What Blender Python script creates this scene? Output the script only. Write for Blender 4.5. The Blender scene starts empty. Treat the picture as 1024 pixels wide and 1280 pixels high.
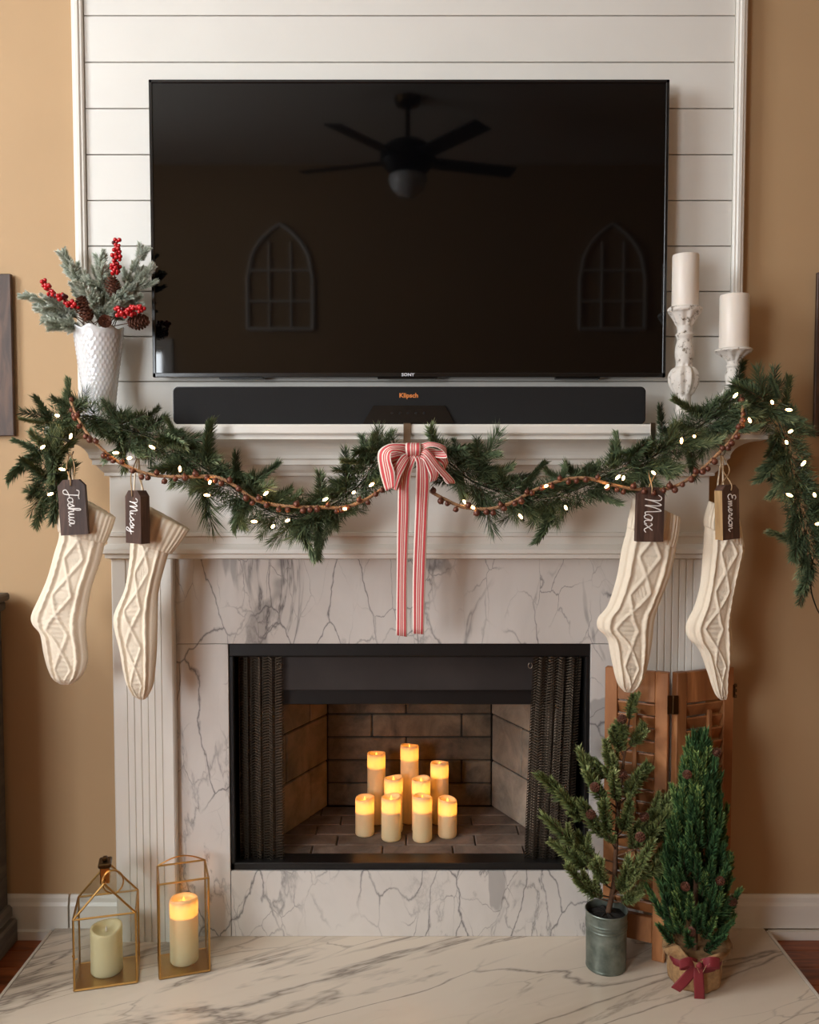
import bpy, math, random
from math import sin, cos, pi, radians, sqrt
from mathutils import Vector, Matrix, noise
random.seed(7)
S = bpy.context.scene
COL = S.collection

# ------------------------------------------------------------------ camera
F = 1100.0                      # focal length in pixels of the 1024x1280 frame
CAMY, CAMH = -2.5, 1.331
TH = math.atan(55 / F)          # downward pitch
CT, ST = cos(TH), sin(TH)
cd = bpy.data.cameras.new('camera')
cam = bpy.data.objects.new('camera', cd); COL.objects.link(cam)
cam.location = (0, CAMY, CAMH); cam.rotation_euler = (pi / 2 - TH, 0, 0)
cd.sensor_fit = 'VERTICAL'; cd.sensor_height = 36; cd.lens = F / 1280 * 36
cd.clip_start = 0.05
S.camera = cam
# ------------------------------------------------------------------ exposure, world, daylight
vs = S.view_settings
vs.view_transform = 'Standard'; vs.look = 'None'; vs.gamma = 1; vs.exposure = 0.64
try: vs.use_curve_mapping = False
except Exception: pass
S.cycles.max_bounces = 8; S.cycles.diffuse_bounces = 4; S.cycles.transparent_max_bounces = 12
S.cycles.sample_clamp_indirect = 4.0; S.cycles.caustics_reflective = False; S.cycles.caustics_refractive = False
S.cycles.use_denoising = True
wd = bpy.data.worlds.new('sky'); S.world = wd; wd.use_nodes = True
wd.node_tree.nodes['Background'].inputs[0].default_value = (0.75, 0.86, 1, 1)
wd.node_tree.nodes['Background'].inputs[1].default_value = 1.2

def area(name, loc, rot, sx, sy, watts, col):
    l = bpy.data.lights.new(name, 'AREA'); l.shape = 'RECTANGLE'; l.size = sx; l.size_y = sy
    l.energy = watts; l.color = col
    o = bpy.data.objects.new(name, l); COL.objects.link(o); o.location = loc; o.rotation_euler = rot
    return o
# room extents
RX0, RX1, RY0, RZ0, RZ1 = -3.2, 3.2, -4.08, -0.028, 3.5
# daylight behind the two windows (behind the camera on the left, and in the left wall)
WBX0, WBX1, WBZ0, WBZ1 = -2.9, -1.77, 0.9, 2.2
WLY0, WLY1, WLZ0, WLZ1 = -2.7, -1.3, 1.8, 3.3
area('daylight_rear', ((WBX0 + WBX1) / 2, RY0 - 0.22, (WBZ0 + WBZ1) / 2), (pi / 2, 0, 0), 1.3, 1.4, 98, (0.90, 0.955, 1.0))
area('daylight_side', (RX0 - 0.22, (WLY0 + WLY1) / 2, (WLZ0 + WLZ1) / 2), (0, -pi / 2, 0), 1.6, 1.5, 120, (0.90, 0.955, 1.0))

# ------------------------------------------------------------------ picture-measuring helpers (pixel + real depth -> metres)
def W(px, py, Y):
    u = (px - 512) / F; v = (640 - py) / F
    d = (Y - CAMY) / (CT + v * ST)
    return Vector((u * d, Y, CAMH + d * (v * CT - ST)))
def G(px, py, z=0.0):
    u = (px - 512) / F; v = (640 - py) / F
    d = (CAMH - z) / (ST - v * CT)
    return Vector((u * d, CAMY + d * (CT + v * ST), z))
def cr(pts, n=8):
    """Catmull-Rom through tuples of any length"""
    P = [tuple(p) for p in pts]
    if len(P) < 3:
        return [tuple(a + (b - a) * k / n for a, b in zip(P[0], P[1])) for k in range(n + 1)]
    P = [tuple(2 * a - b for a, b in zip(P[0], P[1]))] + P + [tuple(2 * a - b for a, b in zip(P[-1], P[-2]))]
    out = []
    for i in range(1, len(P) - 2):
        for k in range(n):
            t = k / n
            out.append(tuple(0.5 * (2 * b + (c - a) * t + (2 * a - 5 * b + 4 * c - d) * t * t + (3 * b - a - 3 * c + d) * t ** 3)
                             for a, b, c, d in zip(P[i - 1], P[i], P[i + 1], P[i + 2])))
    out.append(P[-2])
    return out
def lin(r, g, b):
    f = lambda c: c / 12.92 if c <= 0.04045 else ((c + 0.055) / 1.055) ** 2.4
    return (f(r / 255), f(g / 255), f(b / 255), 1)

# ------------------------------------------------------------------ materials
class NT:
    def __init__(s, name):
        s.m = bpy.data.materials.new(name); s.m.use_nodes = True; s.t = s.m.node_tree
        s.b = s.t.nodes['Principled BSDF']; s.out = s.t.nodes['Material Output']
    def n(s, ty, **k):
        o = s.t.nodes.new(ty)
        for a, v in k.items():
            if a.startswith('i_'):
                key = a[2:]; key = int(key) if key.isdigit() else key.replace('_', ' ')
                o.inputs[key].default_value = v
            else: setattr(o, a, v)
        return o
    def l(s, a, b): s.t.links.new(a, b)
    def ramp(s, fac, stops, interp='LINEAR'):
        r = s.n('ShaderNodeValToRGB'); r.color_ramp.interpolation = interp
        e = r.color_ramp.elements
        while len(e) < len(stops): e.new(0.5)
        for i, (p, c) in enumerate(stops): e[i].position = p; e[i].color = c
        s.l(fac, r.inputs[0]); return r.outputs[0]
    def coord(s, kind='Object', scale=(1, 1, 1), rot=(0, 0, 0), loc=(0, 0, 0)):
        c = s.n('ShaderNodeTexCoord'); mp = s.n('ShaderNodeMapping')
        mp.inputs['Scale'].default_value = scale; mp.inputs['Rotation'].default_value = rot; mp.inputs['Location'].default_value = loc
        s.l(c.outputs[kind], mp.inputs[0]); return mp.outputs[0]
    def noise(s, vec, scale, detail=4, rough=0.5, dist=0):
        n = s.n('ShaderNodeTexNoise'); n.inputs['Scale'].default_value = scale; n.inputs['Detail'].default_value = detail
        n.inputs['Roughness'].default_value = rough; n.inputs['Distortion'].default_value = dist
        s.l(vec, n.inputs['Vector']); return n.outputs[0]
    def math(s, op, a, b=0.5, c=None):
        m = s.n('ShaderNodeMath', operation=op)
        for i, v in enumerate((a, b, c)):
            if v is None: continue
            if isinstance(v, (int, float)): m.inputs[i].default_value = v
            else: s.l(v, m.inputs[i])
        return m.outputs[0]
    def mix(s, fac, a, b):
        m = s.n('ShaderNodeMix', data_type='RGBA')
        for i, v in ((0, fac), (6, a), (7, b)):
            if isinstance(v, (int, float, tuple)): m.inputs[i].default_value = v
            else: s.l(v, m.inputs[i])
        return m.outputs[2]
    def bump(s, h, strength=0.3, dist=0.002):
        b = s.n('ShaderNodeBump'); b.inputs['Strength'].default_value = strength; b.inputs['Distance'].default_value = dist
        s.l(h, b.inputs['Height']); s.l(b.outputs[0], s.b.inputs['Normal'])
def mat(name, col, rough=0.5, metal=0.0, var=0.0, vscale=20, bump=0.0, bscale=200, coat=0.0, emit=None, estr=0, sss=0, spec=None):
    t = NT(name); c = lin(*col)
    t.b.inputs['Base Color'].default_value = c; t.b.inputs['Roughness'].default_value = rough; t.b.inputs['Metallic'].default_value = metal
    if spec is not None: t.b.inputs['Specular IOR Level'].default_value = spec
    if coat: t.b.inputs['Coat Weight'].default_value = coat; t.b.inputs['Coat Roughness'].default_value = 0.1
    if sss:
        t.b.inputs['Subsurface Weight'].default_value = sss; t.b.inputs['Subsurface Radius'].default_value = (0.01, 0.007, 0.005)
    if emit: t.b.inputs['Emission Color'].default_value = lin(*emit); t.b.inputs['Emission Strength'].default_value = estr
    if var:
        n = t.noise(t.coord(), vscale)
        d = tuple(x * (1 - var) for x in c[:3]) + (1,); e = tuple(min(1, x * (1 + var)) for x in c[:3]) + (1,)
        t.l(t.ramp(n, [(0.3, d), (0.7, e)]), t.b.inputs['Base Color'])
    if bump: t.bump(t.noise(t.coord(), bscale), bump)
    return t.m
def wood(name, dark, light, scale=(3, 3, 40), rough=0.5, bump=0.25, axis_rand=True):
    t = NT(name); v = t.coord(scale=scale)
    oi = t.n('ShaderNodeObjectInfo'); add = t.n('ShaderNodeVectorMath', operation='ADD'); cb = t.n('ShaderNodeCombineXYZ')
    r = t.math('MULTIPLY', oi.outputs['Random'], 37.0)
    for i in range(3): t.l(r, cb.inputs[i])
    t.l(v, add.inputs[0]); t.l(cb.outputs[0], add.inputs[1]); v = add.outputs[0]
    n = t.noise(v, 1.0, 6, 0.6, 0.8)
    c = t.ramp(n, [(0.3, lin(*dark)), (0.52, lin(*[(a + b) / 2 for a, b in zip(dark, light)])), (0.7, lin(*light))])
    hs = t.n('ShaderNodeHueSaturation'); t.l(c, hs.inputs['Color'])
    t.l(t.math('MULTIPLY_ADD', oi.outputs['Random'], 0.35, 0.82), hs.inputs['Value'])
    t.l(hs.outputs[0], t.b.inputs['Base Color']); t.b.inputs['Roughness'].default_value = rough
    t.bump(n, bump, 0.001); return t.m
def marble(name, base, blot, vein, vscale=5.0, streak=None, rough=0.18, seed=0.0, amount=1.0):
    t = NT(name); v = t.coord(loc=(seed, seed * 0.7, seed * 1.3))
    if not streak: v = t.coord(loc=(seed, seed * 0.7, seed * 1.3), scale=(1.35, 1, .62), rot=(0, .35, 0))
    if streak:
        vr = t.n('ShaderNodeVectorRotate', rotation_type='Z_AXIS'); t.l(v, vr.inputs['Vector']); vr.inputs['Angle'].default_value = -streak[0]
        mp = t.n('ShaderNodeMapping'); mp.inputs['Scale'].default_value = (streak[1], 1, 1); t.l(vr.outputs[0], mp.inputs[0]); v = mp.outputs[0]
    def warp(a, sc_):
        nz = t.n('ShaderNodeTexNoise'); nz.inputs['Scale'].default_value = sc_; nz.inputs['Detail'].default_value = 6; t.l(v, nz.inputs['Vector'])
        sc = t.n('ShaderNodeVectorMath', operation='MULTIPLY_ADD'); sc.inputs[1].default_value = (a,) * 3; t.l(nz.outputs[1], sc.inputs[0]); t.l(v, sc.inputs[2]); return sc.outputs[0]
    def cracks(vec, scale, w, lo, hi, msc):
        vo = t.n('ShaderNodeTexVoronoi', feature='DISTANCE_TO_EDGE'); vo.inputs['Scale'].default_value = scale; t.l(vec, vo.inputs['Vector'])
        ln = t.ramp(vo.outputs['Distance'], [(0.0, (1, 1, 1, 1)), (w * .4, (0.5,) * 3 + (1,)), (w, (0, 0, 0, 1))])
        return t.math('MULTIPLY', ln, t.ramp(t.noise(v, msc, 3), [(lo, (0, 0, 0, 1)), (hi, (1, 1, 1, 1))]))
    f1 = cracks(warp(.20, 4.5), vscale, .019, .38, .50, 3.1)
    f2 = cracks(warp(.12, 7), vscale * 2.2, .022, .47, .60, 4.3)
    rid = t.math('ABSOLUTE', t.math('SUBTRACT', t.noise(v, 1.9, 7, 0.6, 1.0), 0.5))
    f3 = t.math('MULTIPLY', t.ramp(rid, [(0.0, (1, 1, 1, 1)), (0.006, (0.4,) * 3 + (1,)), (0.018, (0, 0, 0, 1))]), t.ramp(t.noise(v, 2.6, 2), [(0.45, (0, 0, 0, 1)), (0.6, (1, 1, 1, 1))]))
    fac = t.math('MULTIPLY', t.math('MAXIMUM', t.math('MAXIMUM', f1, t.math('MULTIPLY', f2, .8)), f3), 0.85 * amount)
    bl = t.ramp(t.noise(v, 3.2, 5, 0.6, 0.4), [(0.42, lin(*base)), (0.75, lin(*blot))])
    patch = t.ramp(t.noise(v, 4.2, 3, 0.5, 0.8), [(0.63, (0, 0, 0, 1)), (0.66, (1, 1, 1, 1))])
    bl = t.mix(t.math('MULTIPLY', patch, 0.4 * amount), bl, lin(*vein))
    t.l(t.mix(fac, bl, lin(*vein)), t.b.inputs['Base Color']); t.b.inputs['Roughness'].default_value = rough
    return t.m
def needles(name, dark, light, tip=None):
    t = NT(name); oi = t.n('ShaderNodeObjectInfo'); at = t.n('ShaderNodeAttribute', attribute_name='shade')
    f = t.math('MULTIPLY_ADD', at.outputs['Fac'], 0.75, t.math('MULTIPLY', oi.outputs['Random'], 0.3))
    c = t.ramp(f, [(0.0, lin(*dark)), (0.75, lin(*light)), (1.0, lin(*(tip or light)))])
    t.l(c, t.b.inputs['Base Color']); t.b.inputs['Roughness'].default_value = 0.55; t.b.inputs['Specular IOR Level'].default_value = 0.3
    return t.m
def glassy(name, tint=(1, 1, 1, 1), gloss=0.12, rough=0.02):
    t = NT(name); t.t.nodes.remove(t.b)
    a = t.n('ShaderNodeBsdfTransparent'); a.inputs[0].default_value = tint
    g = t.n('ShaderNodeBsdfGlossy'); g.inputs['Roughness'].default_value = rough
    lw = t.n('ShaderNodeLayerWeight'); lw.inputs[0].default_value = 0.5; fac = t.math('MULTIPLY_ADD', t.math('POWER', lw.outputs['Facing'], 4.0), 0.5, 0.03)
    m = t.n('ShaderNodeMixShader'); t.l(fac, m.inputs[0]); t.l(a.outputs[0], m.inputs[1]); t.l(g.outputs[0], m.inputs[2])
    t.l(m.outputs[0], t.out.inputs[0]); return t.m
def waxmat(name, col, trans=0.45):
    t = NT(name); t.t.nodes.remove(t.b)
    d = t.n('ShaderNodeBsdfPrincipled'); d.inputs['Base Color'].default_value = lin(*col); d.inputs['Roughness'].default_value = 0.45
    tr = t.n('ShaderNodeBsdfTranslucent'); tr.inputs[0].default_value = lin(*col)
    m = t.n('ShaderNodeMixShader'); m.inputs[0].default_value = trans
    t.l(d.outputs[0], m.inputs[1]); t.l(tr.outputs[0], m.inputs[2]); t.l(m.outputs[0], t.out.inputs[0]); return t.m

M = {}
M['tan'] = mat('tan_wall_paint', (180, 148, 110), 0.75, bump=0.06, bscale=350, var=0.03, vscale=3)
M['white'] = mat('white_trim_paint', (226, 221, 212), 0.38, bump=0.03, bscale=60)
M['ship'] = mat('white_shiplap_paint', (220, 217, 210), 0.5, bump=0.08, bscale=90, var=0.02, vscale=6)
M['gap'] = mat('shiplap_gap', (176, 166, 154), 0.8)
M['ceil'] = mat('ceiling_paint', (225, 220, 210), 0.8)
M['marble'] = marble('surround_marble', (212, 206, 200), (196, 190, 184), (88, 86, 88), 5)
M['hearth'] = marble('hearth_marble', (218, 204, 186), (198, 182, 162), (100, 88, 80), 5, streak=(radians(24), 0.22), rough=0.22, seed=3.1, amount=0.85)
M['edge'] = mat('hearth_edge_trim', (215, 205, 192), 0.5)
M['floorwood'] = wood('floor_oak', (92, 44, 20), (168, 92, 48), (4, 40, 4), 0.28, 0.1)
M['black'] = mat('black_metal', (26, 25, 25), 0.4, 0.3, var=0.2, vscale=15, bump=0.05)
M['blackg'] = mat('black_gloss_frame', (12, 12, 13), 0.22)
M['soot'] = mat('sooty_steel', (52, 46, 44), 0.6, 0.3, var=0.3, vscale=6)
M['screen'] = mat('tv_screen_glass', (4, 4, 5), 0.035, spec=0.42)
M['fabricgrille'] = mat('speaker_grille', (30, 29, 29), 0.75, bump=0.5, bscale=900, spec=0.2)
M['gold'] = mat('brass', (196, 154, 92), 0.28, 1.0)
M['darkbrass'] = mat('dark_brass', (84, 64, 40), 0.35, 1.0)
M['silver'] = mat('brushed_hook_metal', (150, 138, 124), 0.3, 1.0)
M['glass'] = glassy('clear_glass', (0.97, 0.98, 0.97, 1))
M['pane'] = glassy('window_pane', (1, 1, 1, 1))
M['wax'] = waxmat('led_wax', (246, 234, 192), 0.42)
M['waxp'] = mat('pillar_wax', (226, 216, 204), 0.4, sss=0.3)
M['milk'] = mat('milk_glass', (222, 222, 222), 0.12, coat=0.6, sss=0.2)
M['rope'] = mat('jute_rope', (150, 112, 78), 0.85, var=0.3, vscale=120, bump=0.5, bscale=500)
M['bell'] = mat('rusty_bell', (96, 56, 42), 0.42, 0.35, var=0.45, vscale=60)
M['cone'] = mat('pine_cone_scale', (104, 62, 44), 0.7, var=0.45, vscale=60)
M['twig'] = mat('bark_brown', (92, 64, 44), 0.85, var=0.3, vscale=60, bump=0.6, bscale=150)
M['berry'] = mat('red_berry', (178, 18, 26), 0.22, coat=0.4, var=0.2, vscale=50)
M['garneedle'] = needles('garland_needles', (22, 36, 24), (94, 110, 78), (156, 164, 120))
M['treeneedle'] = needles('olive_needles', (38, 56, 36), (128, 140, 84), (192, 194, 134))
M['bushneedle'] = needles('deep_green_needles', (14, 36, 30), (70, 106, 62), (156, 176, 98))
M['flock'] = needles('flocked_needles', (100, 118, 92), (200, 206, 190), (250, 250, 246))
M['string'] = mat('tan_twine', (170, 140, 104), 0.85)
M['cord'] = mat('dark_green_cord', (22, 28, 20), 0.6)
M['knit'] = mat('cream_knit', (234, 220, 198), 0.9, bump=0.5, bscale=420, sss=0.0, spec=0.15)
M['tagwood'] = wood('dark_stained_tag', (48, 30, 24), (104, 76, 62), (60, 60, 8), 0.6, 0.4)
M['rawwood'] = wood('raw_tag_edge', (150, 116, 76), (190, 156, 108), (60, 60, 8), 0.7, 0.2)
M['paintw'] = mat('white_lettering', (240, 236, 232), 0.5)
M['galv'] = NT('galvanised_steel').m
M['shutter'] = wood('stained_pine', (122, 74, 38), (184, 126, 80), (14, 14, 3), 0.45, 0.2)
M['burlap'] = mat('burlap', (158, 122, 82), 0.95, var=0.25, vscale=90, bump=0.8, bscale=500)
M['redrib'] = mat('dark_red_ribbon', (124, 34, 42), 0.6, bump=0.4, bscale=500)
M['soil'] = mat('dark_moss', (28, 22, 16), 0.95, var=0.4, vscale=70, bump=1, bscale=120)
M['greywood'] = wood('grey_washed_wood', (70, 62, 54), (112, 102, 90), (4, 4, 24), 0.6, 0.3)
M['artwood'] = wood('walnut_board', (46, 30, 22), (94, 66, 48), (30, 4, 6), 0.55, 0.4)
M['signo'] = mat('orange_logo', (214, 128, 62), 0.5)
M['signw'] = mat('silver_logo', (200, 200, 205), 0.4)
M['bulb'] = mat('warm_bulb', (255, 236, 190), 0.3, emit=(255, 200, 124), estr=15)
M['led'] = mat('led_flame', (255, 200, 120), 0.4, emit=(255, 150, 50), estr=3)
M['wick'] = mat('wick', (60, 50, 40), 0.9)
# galvanised with blotches
t = NT('galv2'); n1 = t.noise(t.coord(), 22, 4, 0.6); t.l(t.ramp(n1, [(0.3, lin(84, 94, 86)), (0.7, lin(140, 148, 138))]), t.b.inputs['Base Color'])
t.b.inputs['Metallic'].default_value = 0.65; t.b.inputs['Roughness'].default_value = 0.45; M['galv'] = t.m
# distressed white on candle holders
t = NT('distressed_white'); n1 = t.noise(t.coord(), 60, 6, 0.7); t.l(t.ramp(n1, [(0.36, lin(110, 96, 80)), (0.44, lin(214, 206, 196)), (0.8, lin(226, 220, 212))]), t.b.inputs['Base Color'])
t.b.inputs['Roughness'].default_value = 0.6; t.bump(n1, 0.5, 0.002); M['distress'] = t.m
# fire brick
def brickmat(name, a, b):
    t = NT(name); oi = t.n('ShaderNodeObjectInfo'); v = t.coord()
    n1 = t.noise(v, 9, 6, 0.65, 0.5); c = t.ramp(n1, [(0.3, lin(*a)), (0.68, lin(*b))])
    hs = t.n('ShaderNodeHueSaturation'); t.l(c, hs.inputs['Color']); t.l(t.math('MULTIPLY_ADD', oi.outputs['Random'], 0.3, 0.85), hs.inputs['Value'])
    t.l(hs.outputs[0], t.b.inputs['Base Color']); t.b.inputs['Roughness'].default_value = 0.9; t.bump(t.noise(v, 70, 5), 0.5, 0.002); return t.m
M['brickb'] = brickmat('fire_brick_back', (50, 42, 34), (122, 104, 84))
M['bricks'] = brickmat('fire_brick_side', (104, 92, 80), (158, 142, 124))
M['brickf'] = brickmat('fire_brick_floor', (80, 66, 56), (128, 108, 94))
M['mortar'] = mat('dark_mortar', (44, 38, 32), 0.95)
# striped ribbon (printed stripes along the ribbon, read from the ribbon's own uv)
t = NT('red_white_striped_ribbon'); tc = t.n('ShaderNodeUVMap', uv_map='uv'); sx = t.n('ShaderNodeSeparateXYZ'); t.l(tc.outputs[0], sx.inputs[0])
cw_, cr_d = lin(236, 220, 208), lin(206, 78, 82)
r = t.ramp(sx.outputs[0], [(0, cw_), (0.10, cr_d), (0.29, cw_), (0.38, cr_d), (0.475, cw_), (0.525, cr_d), (0.62, cw_), (0.71, cr_d), (0.90, cw_)], 'CONSTANT')
t.l(r, t.b.inputs['Base Color']); t.b.inputs['Roughness'].default_value = 0.7; M['stripe'] = t.m

# ------------------------------------------------------------------ mesh builder
def link(o, parent=None):
    COL.objects.link(o)
    if parent is not None: o.parent = parent
    return o
def wloc(o):
    v = Vector((0, 0, 0))
    while o is not None: v += o.location; o = o.parent
    return v
class MB:
    def __init__(s): s.v = []; s.f = []; s.uv = []; s.sh = []
    def add(s, verts, faces):
        k = len(s.v); s.v += [Vector(p) for p in verts]; s.f += [tuple(i + k for i in f) for f in faces]; return k
    def box(s, a, b, rot=None, piv=None):
        x0, y0, z0 = a; x1, y1, z1 = b
        vs_ = [Vector(p) for p in ((x0, y0, z0), (x1, y0, z0), (x1, y1, z0), (x0, y1, z0), (x0, y0, z1), (x1, y0, z1), (x1, y1, z1), (x0, y1, z1))]
        if rot is not None:
            pv = Vector(piv) if piv is not None else Vector(((x0 + x1) / 2, (y0 + y1) / 2, (z0 + z1) / 2))
            vs_ = [rot @ (p - pv) + pv for p in vs_]
        s.add(vs_, [(0, 3, 2, 1), (4, 5, 6, 7), (0, 1, 5, 4), (1, 2, 6, 5), (2, 3, 7, 6), (3, 0, 4, 7)]); return s
    def bbox(s, a, b, c=0.003, xf=None):
        """box with chamfered vertical+horizontal front edges (24 verts, all edges bevelled)"""
        cx = [(a[i] + b[i]) / 2 for i in range(3)]; h = [abs(b[i] - a[i]) / 2 for i in range(3)]; c = min(c, min(h) * 0.9)
        vs_ = []; idx = {}
        for sx in (-1, 1):
            for sy in (-1, 1):
                for sz in (-1, 1):
                    for ax in range(3):
                        d = [h[0] - c, h[1] - c, h[2] - c]; d[ax] = h[ax]
                        idx[(sx, sy, sz, ax)] = len(vs_); vs_.append(Vector((cx[0] + sx * d[0], cx[1] + sy * d[1], cx[2] + sz * d[2])))
        fs = []
        for ax in range(3):
            o1, o2 = [i for i in range(3) if i != ax]
            for sg in (-1, 1):
                q = []
                for (p, r) in ((-1, -1), (1, -1), (1, 1), (-1, 1)):
                    k = [0, 0, 0]; k[ax] = sg; k[o1] = p; k[o2] = r; q.append(idx[(k[0], k[1], k[2], ax)])
                fs.append(q)
            for p in (-1, 1):
                for r in (-1, 1):
                    k1 = [0, 0, 0]; k2 = [0, 0, 0]; k1[o1] = k2[o1] = p; k1[o2] = k2[o2] = r; k1[ax] = -1; k2[ax] = 1
                    fs.append([idx[(*k1, o1)], idx[(*k2, o1)], idx[(*k2, o2)], idx[(*k1, o2)]])
        for sx in (-1, 1):
            for sy in (-1, 1):
                for sz in (-1, 1): fs.append([idx[(sx, sy, sz, 0)], idx[(sx, sy, sz, 1)], idx[(sx, sy, sz, 2)]])
        # orient outward
        C = Vector(cx); out = []
        for f in fs:
            n = (vs_[f[1]] - vs_[f[0]]).cross(vs_[f[2]] - vs_[f[1]]); m = sum((vs_[i] for i in f), Vector()) / len(f)
            out.append(f if n.dot(m - C) > 0 else f[::-1])
        if xf is not None: vs_ = [xf @ p for p in vs_]
        s.add(vs_, out); return s
    def tube(s, pts, r, n=8, cap=True, up=None):
        P = [Vector(p) for p in pts]; R = r if isinstance(r, (list, tuple)) else [r] * len(P)
        k = len(s.v); prev = None
        for i, p in enumerate(P):
            d = (P[min(i + 1, len(P) - 1)] - P[max(i - 1, 0)]).normalized()
            if prev is None:
                a = Vector((0, 0, 1)) if abs(d.z) < 0.9 else Vector((1, 0, 0)); u = d.cross(a).normalized()
            else: u = (prev - d * prev.dot(d)).normalized()
            prev = u; w = d.cross(u)
            for j in range(n):
                t_ = 2 * pi * j / n; s.v.append(p + (u * cos(t_) + w * sin(t_)) * R[i])
        for i in range(len(P) - 1):
            for j in range(n):
                a = k + i * n + j; b = k + i * n + (j + 1) % n; s.f.append((a, b, b + n, a + n))
        if cap:
            s.f.append(tuple(k + j for j in range(n))[::-1]); s.f.append(tuple(k + (len(P) - 1) * n + j for j in range(n)))
        return s
    def lathe(s, prof, c, n=32, rf=None):
        """prof: (radius, z); rf(theta, r, z) -> (r, z)"""
        k = len(s.v)
        for (r, z) in prof:
            for j in range(n):
                th = 2 * pi * j / n; rr, zz = (rf(th, r, z) if rf else (r, z))
                s.v.append(Vector((c[0] + rr * cos(th), c[1] + rr * sin(th), c[2] + zz)))
        for i in range(len(prof) - 1):
            for j in range(n):
                a = k + i * n + j; b = k + i * n + (j + 1) % n; s.f.append((a, b, b + n, a + n))
        if prof[0][0] > 1e-5: s.f.append(tuple(k + j for j in range(n))[::-1])
        if prof[-1][0] > 1e-5: s.f.append(tuple(k + (len(prof) - 1) * n + j for j in range(n)))
        return s
    def ball(s, c, r, n=10, m=7, sc=(1, 1, 1)):
        k = len(s.v); c = Vector(c)
        s.v.append(c + Vector((0, 0, r * sc[2])))
        for i in range(1, m):
            for j in range(n):
                a = pi * i / m; b = 2 * pi * j / n; s.v.append(c + Vector((r * sc[0] * sin(a) * cos(b), r * sc[1] * sin(a) * sin(b), r * sc[2] * cos(a))))
        s.v.append(c - Vector((0, 0, r * sc[2]))); e = len(s.v) - 1
        for j in range(n): s.f.append((k, k + 1 + j, k + 1 + (j + 1) % n))
        for i in range(m - 2):
            for j in range(n):
                a = k + 1 + i * n + j; b = k + 1 + i * n + (j + 1) % n; s.f.append((a, a + n, b + n, b))
        for j in range(n): s.f.append((e, k + 1 + (m - 2) * n + (j + 1) % n, k + 1 + (m - 2) * n + j))
        return s
    def prism(s, poly, y0, y1, xf=None):
        """polygon of (x,z), extruded in y"""
        n = len(poly); A = [Vector((x, y0, z)) for x, z in poly] + [Vector((x, y1, z)) for x, z in poly]
        if xf is not None: A = [xf @ p for p in A]
        s.add(A, [tuple(range(n)), tuple(range(2 * n - 1, n - 1, -1))] + [(i + n, (i + 1) % n + n, (i + 1) % n, i) for i in range(n)]); return s
    def mould(s, prof, hw, yf, yb):
        """moulding profile (p outwards, z) run round front and both returns"""
        k = len(s.v)
        for p, z in prof: s.v += [Vector((-hw - p, yb, z)), Vector((-hw - p, yf - p, z)), Vector((hw + p, yf - p, z)), Vector((hw + p, yb, z))]
        for i in range(len(prof) - 1):
            for j in range(3): a = k + i * 4 + j; s.f.append((a, a + 1, a + 5, a + 4))
        for i in (0, len(prof) - 1): q = k + i * 4; s.f.append((q, q + 1, q + 2, q + 3))
        s.f.append(tuple(k + i * 4 for i in range(len(prof)))); s.f.append(tuple(k + i * 4 + 3 for i in range(len(prof))))
        return s
    def mesh(s, name, off=Vector((0, 0, 0)), smooth=False):
        me = bpy.data.meshes.new(name); me.from_pydata([tuple(p - off) for p in s.v], [], s.f)
        if s.uv:
            l = me.uv_layers.new(name='uv')
            for lp in me.loops: l.data[lp.index].uv = s.uv[lp.vertex_index]
        if s.sh:
            a = me.attributes.new('shade', 'FLOAT', 'POINT'); a.data.foreach_set('value', s.sh)
        if smooth:
            me.polygons.foreach_set('use_smooth', [True] * len(me.polygons))
            if smooth != 'all':
                try: me.set_sharp_from_angle(angle=radians(38))
                except Exception: pass
        me.update(); return me
    def build(s, name, m, parent=None, origin=None, smooth=False):
        base = wloc(parent) if parent is not None else Vector((0, 0, 0))
        off = Vector(origin) if origin is not None else base
        me = s.mesh(name, off, smooth); me.materials.append(M[m] if isinstance(m, str) else m)
        o = bpy.data.objects.new(name, me); o.location = off - base
        return link(o, parent)
def tag(o, label, cat, group=None, kind=None):
    o['label'] = label; o['category'] = cat
    if group: o['group'] = group
    if kind: o['kind'] = kind
    return o
def thing(name, loc, label, cat, group=None):
    o = bpy.data.objects.new(name, None); o.empty_display_size = 0.05; o.location = loc; COL.objects.link(o)
    return tag(o, label, cat, group)
def struct(o): o['kind'] = 'structure'; return o
def copy_tree(o, parent=None):
    kids = list(o.children); c = o.copy(); COL.objects.link(c); c.parent = parent
    for ch in kids: copy_tree(ch, c)
    return c
def bx(name, a, b, m, parent=None, c=0, origin=None):
    q = MB(); (q.bbox(a, b, c) if c else q.box(a, b)); return q.build(name, m, parent, origin)
def text_mesh(name, body, size, loc, m, parent, xs=1.0, bold=0.0, rot=(pi / 2, 0, 0)):
    cu = bpy.data.curves.new(name, 'FONT'); cu.body = body; cu.size = size; cu.align_x = 'CENTER'; cu.align_y = 'CENTER'
    cu.extrude = 0.0004; cu.offset = bold; cu.resolution_u = 2
    o = bpy.data.objects.new(name, cu); COL.objects.link(o); bpy.context.view_layer.update()
    me = bpy.data.meshes.new_from_object(o.evaluated_get(bpy.context.evaluated_depsgraph_get())); me.name = name
    bpy.data.objects.remove(o); me.materials.clear(); me.materials.append(M[m])
    n = bpy.data.objects.new(name, me); n.location = Vector(loc) - (wloc(parent) if parent else Vector()); n.rotation_euler = rot; n.scale = (xs, 1, 1)
    return link(n, parent)

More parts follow.
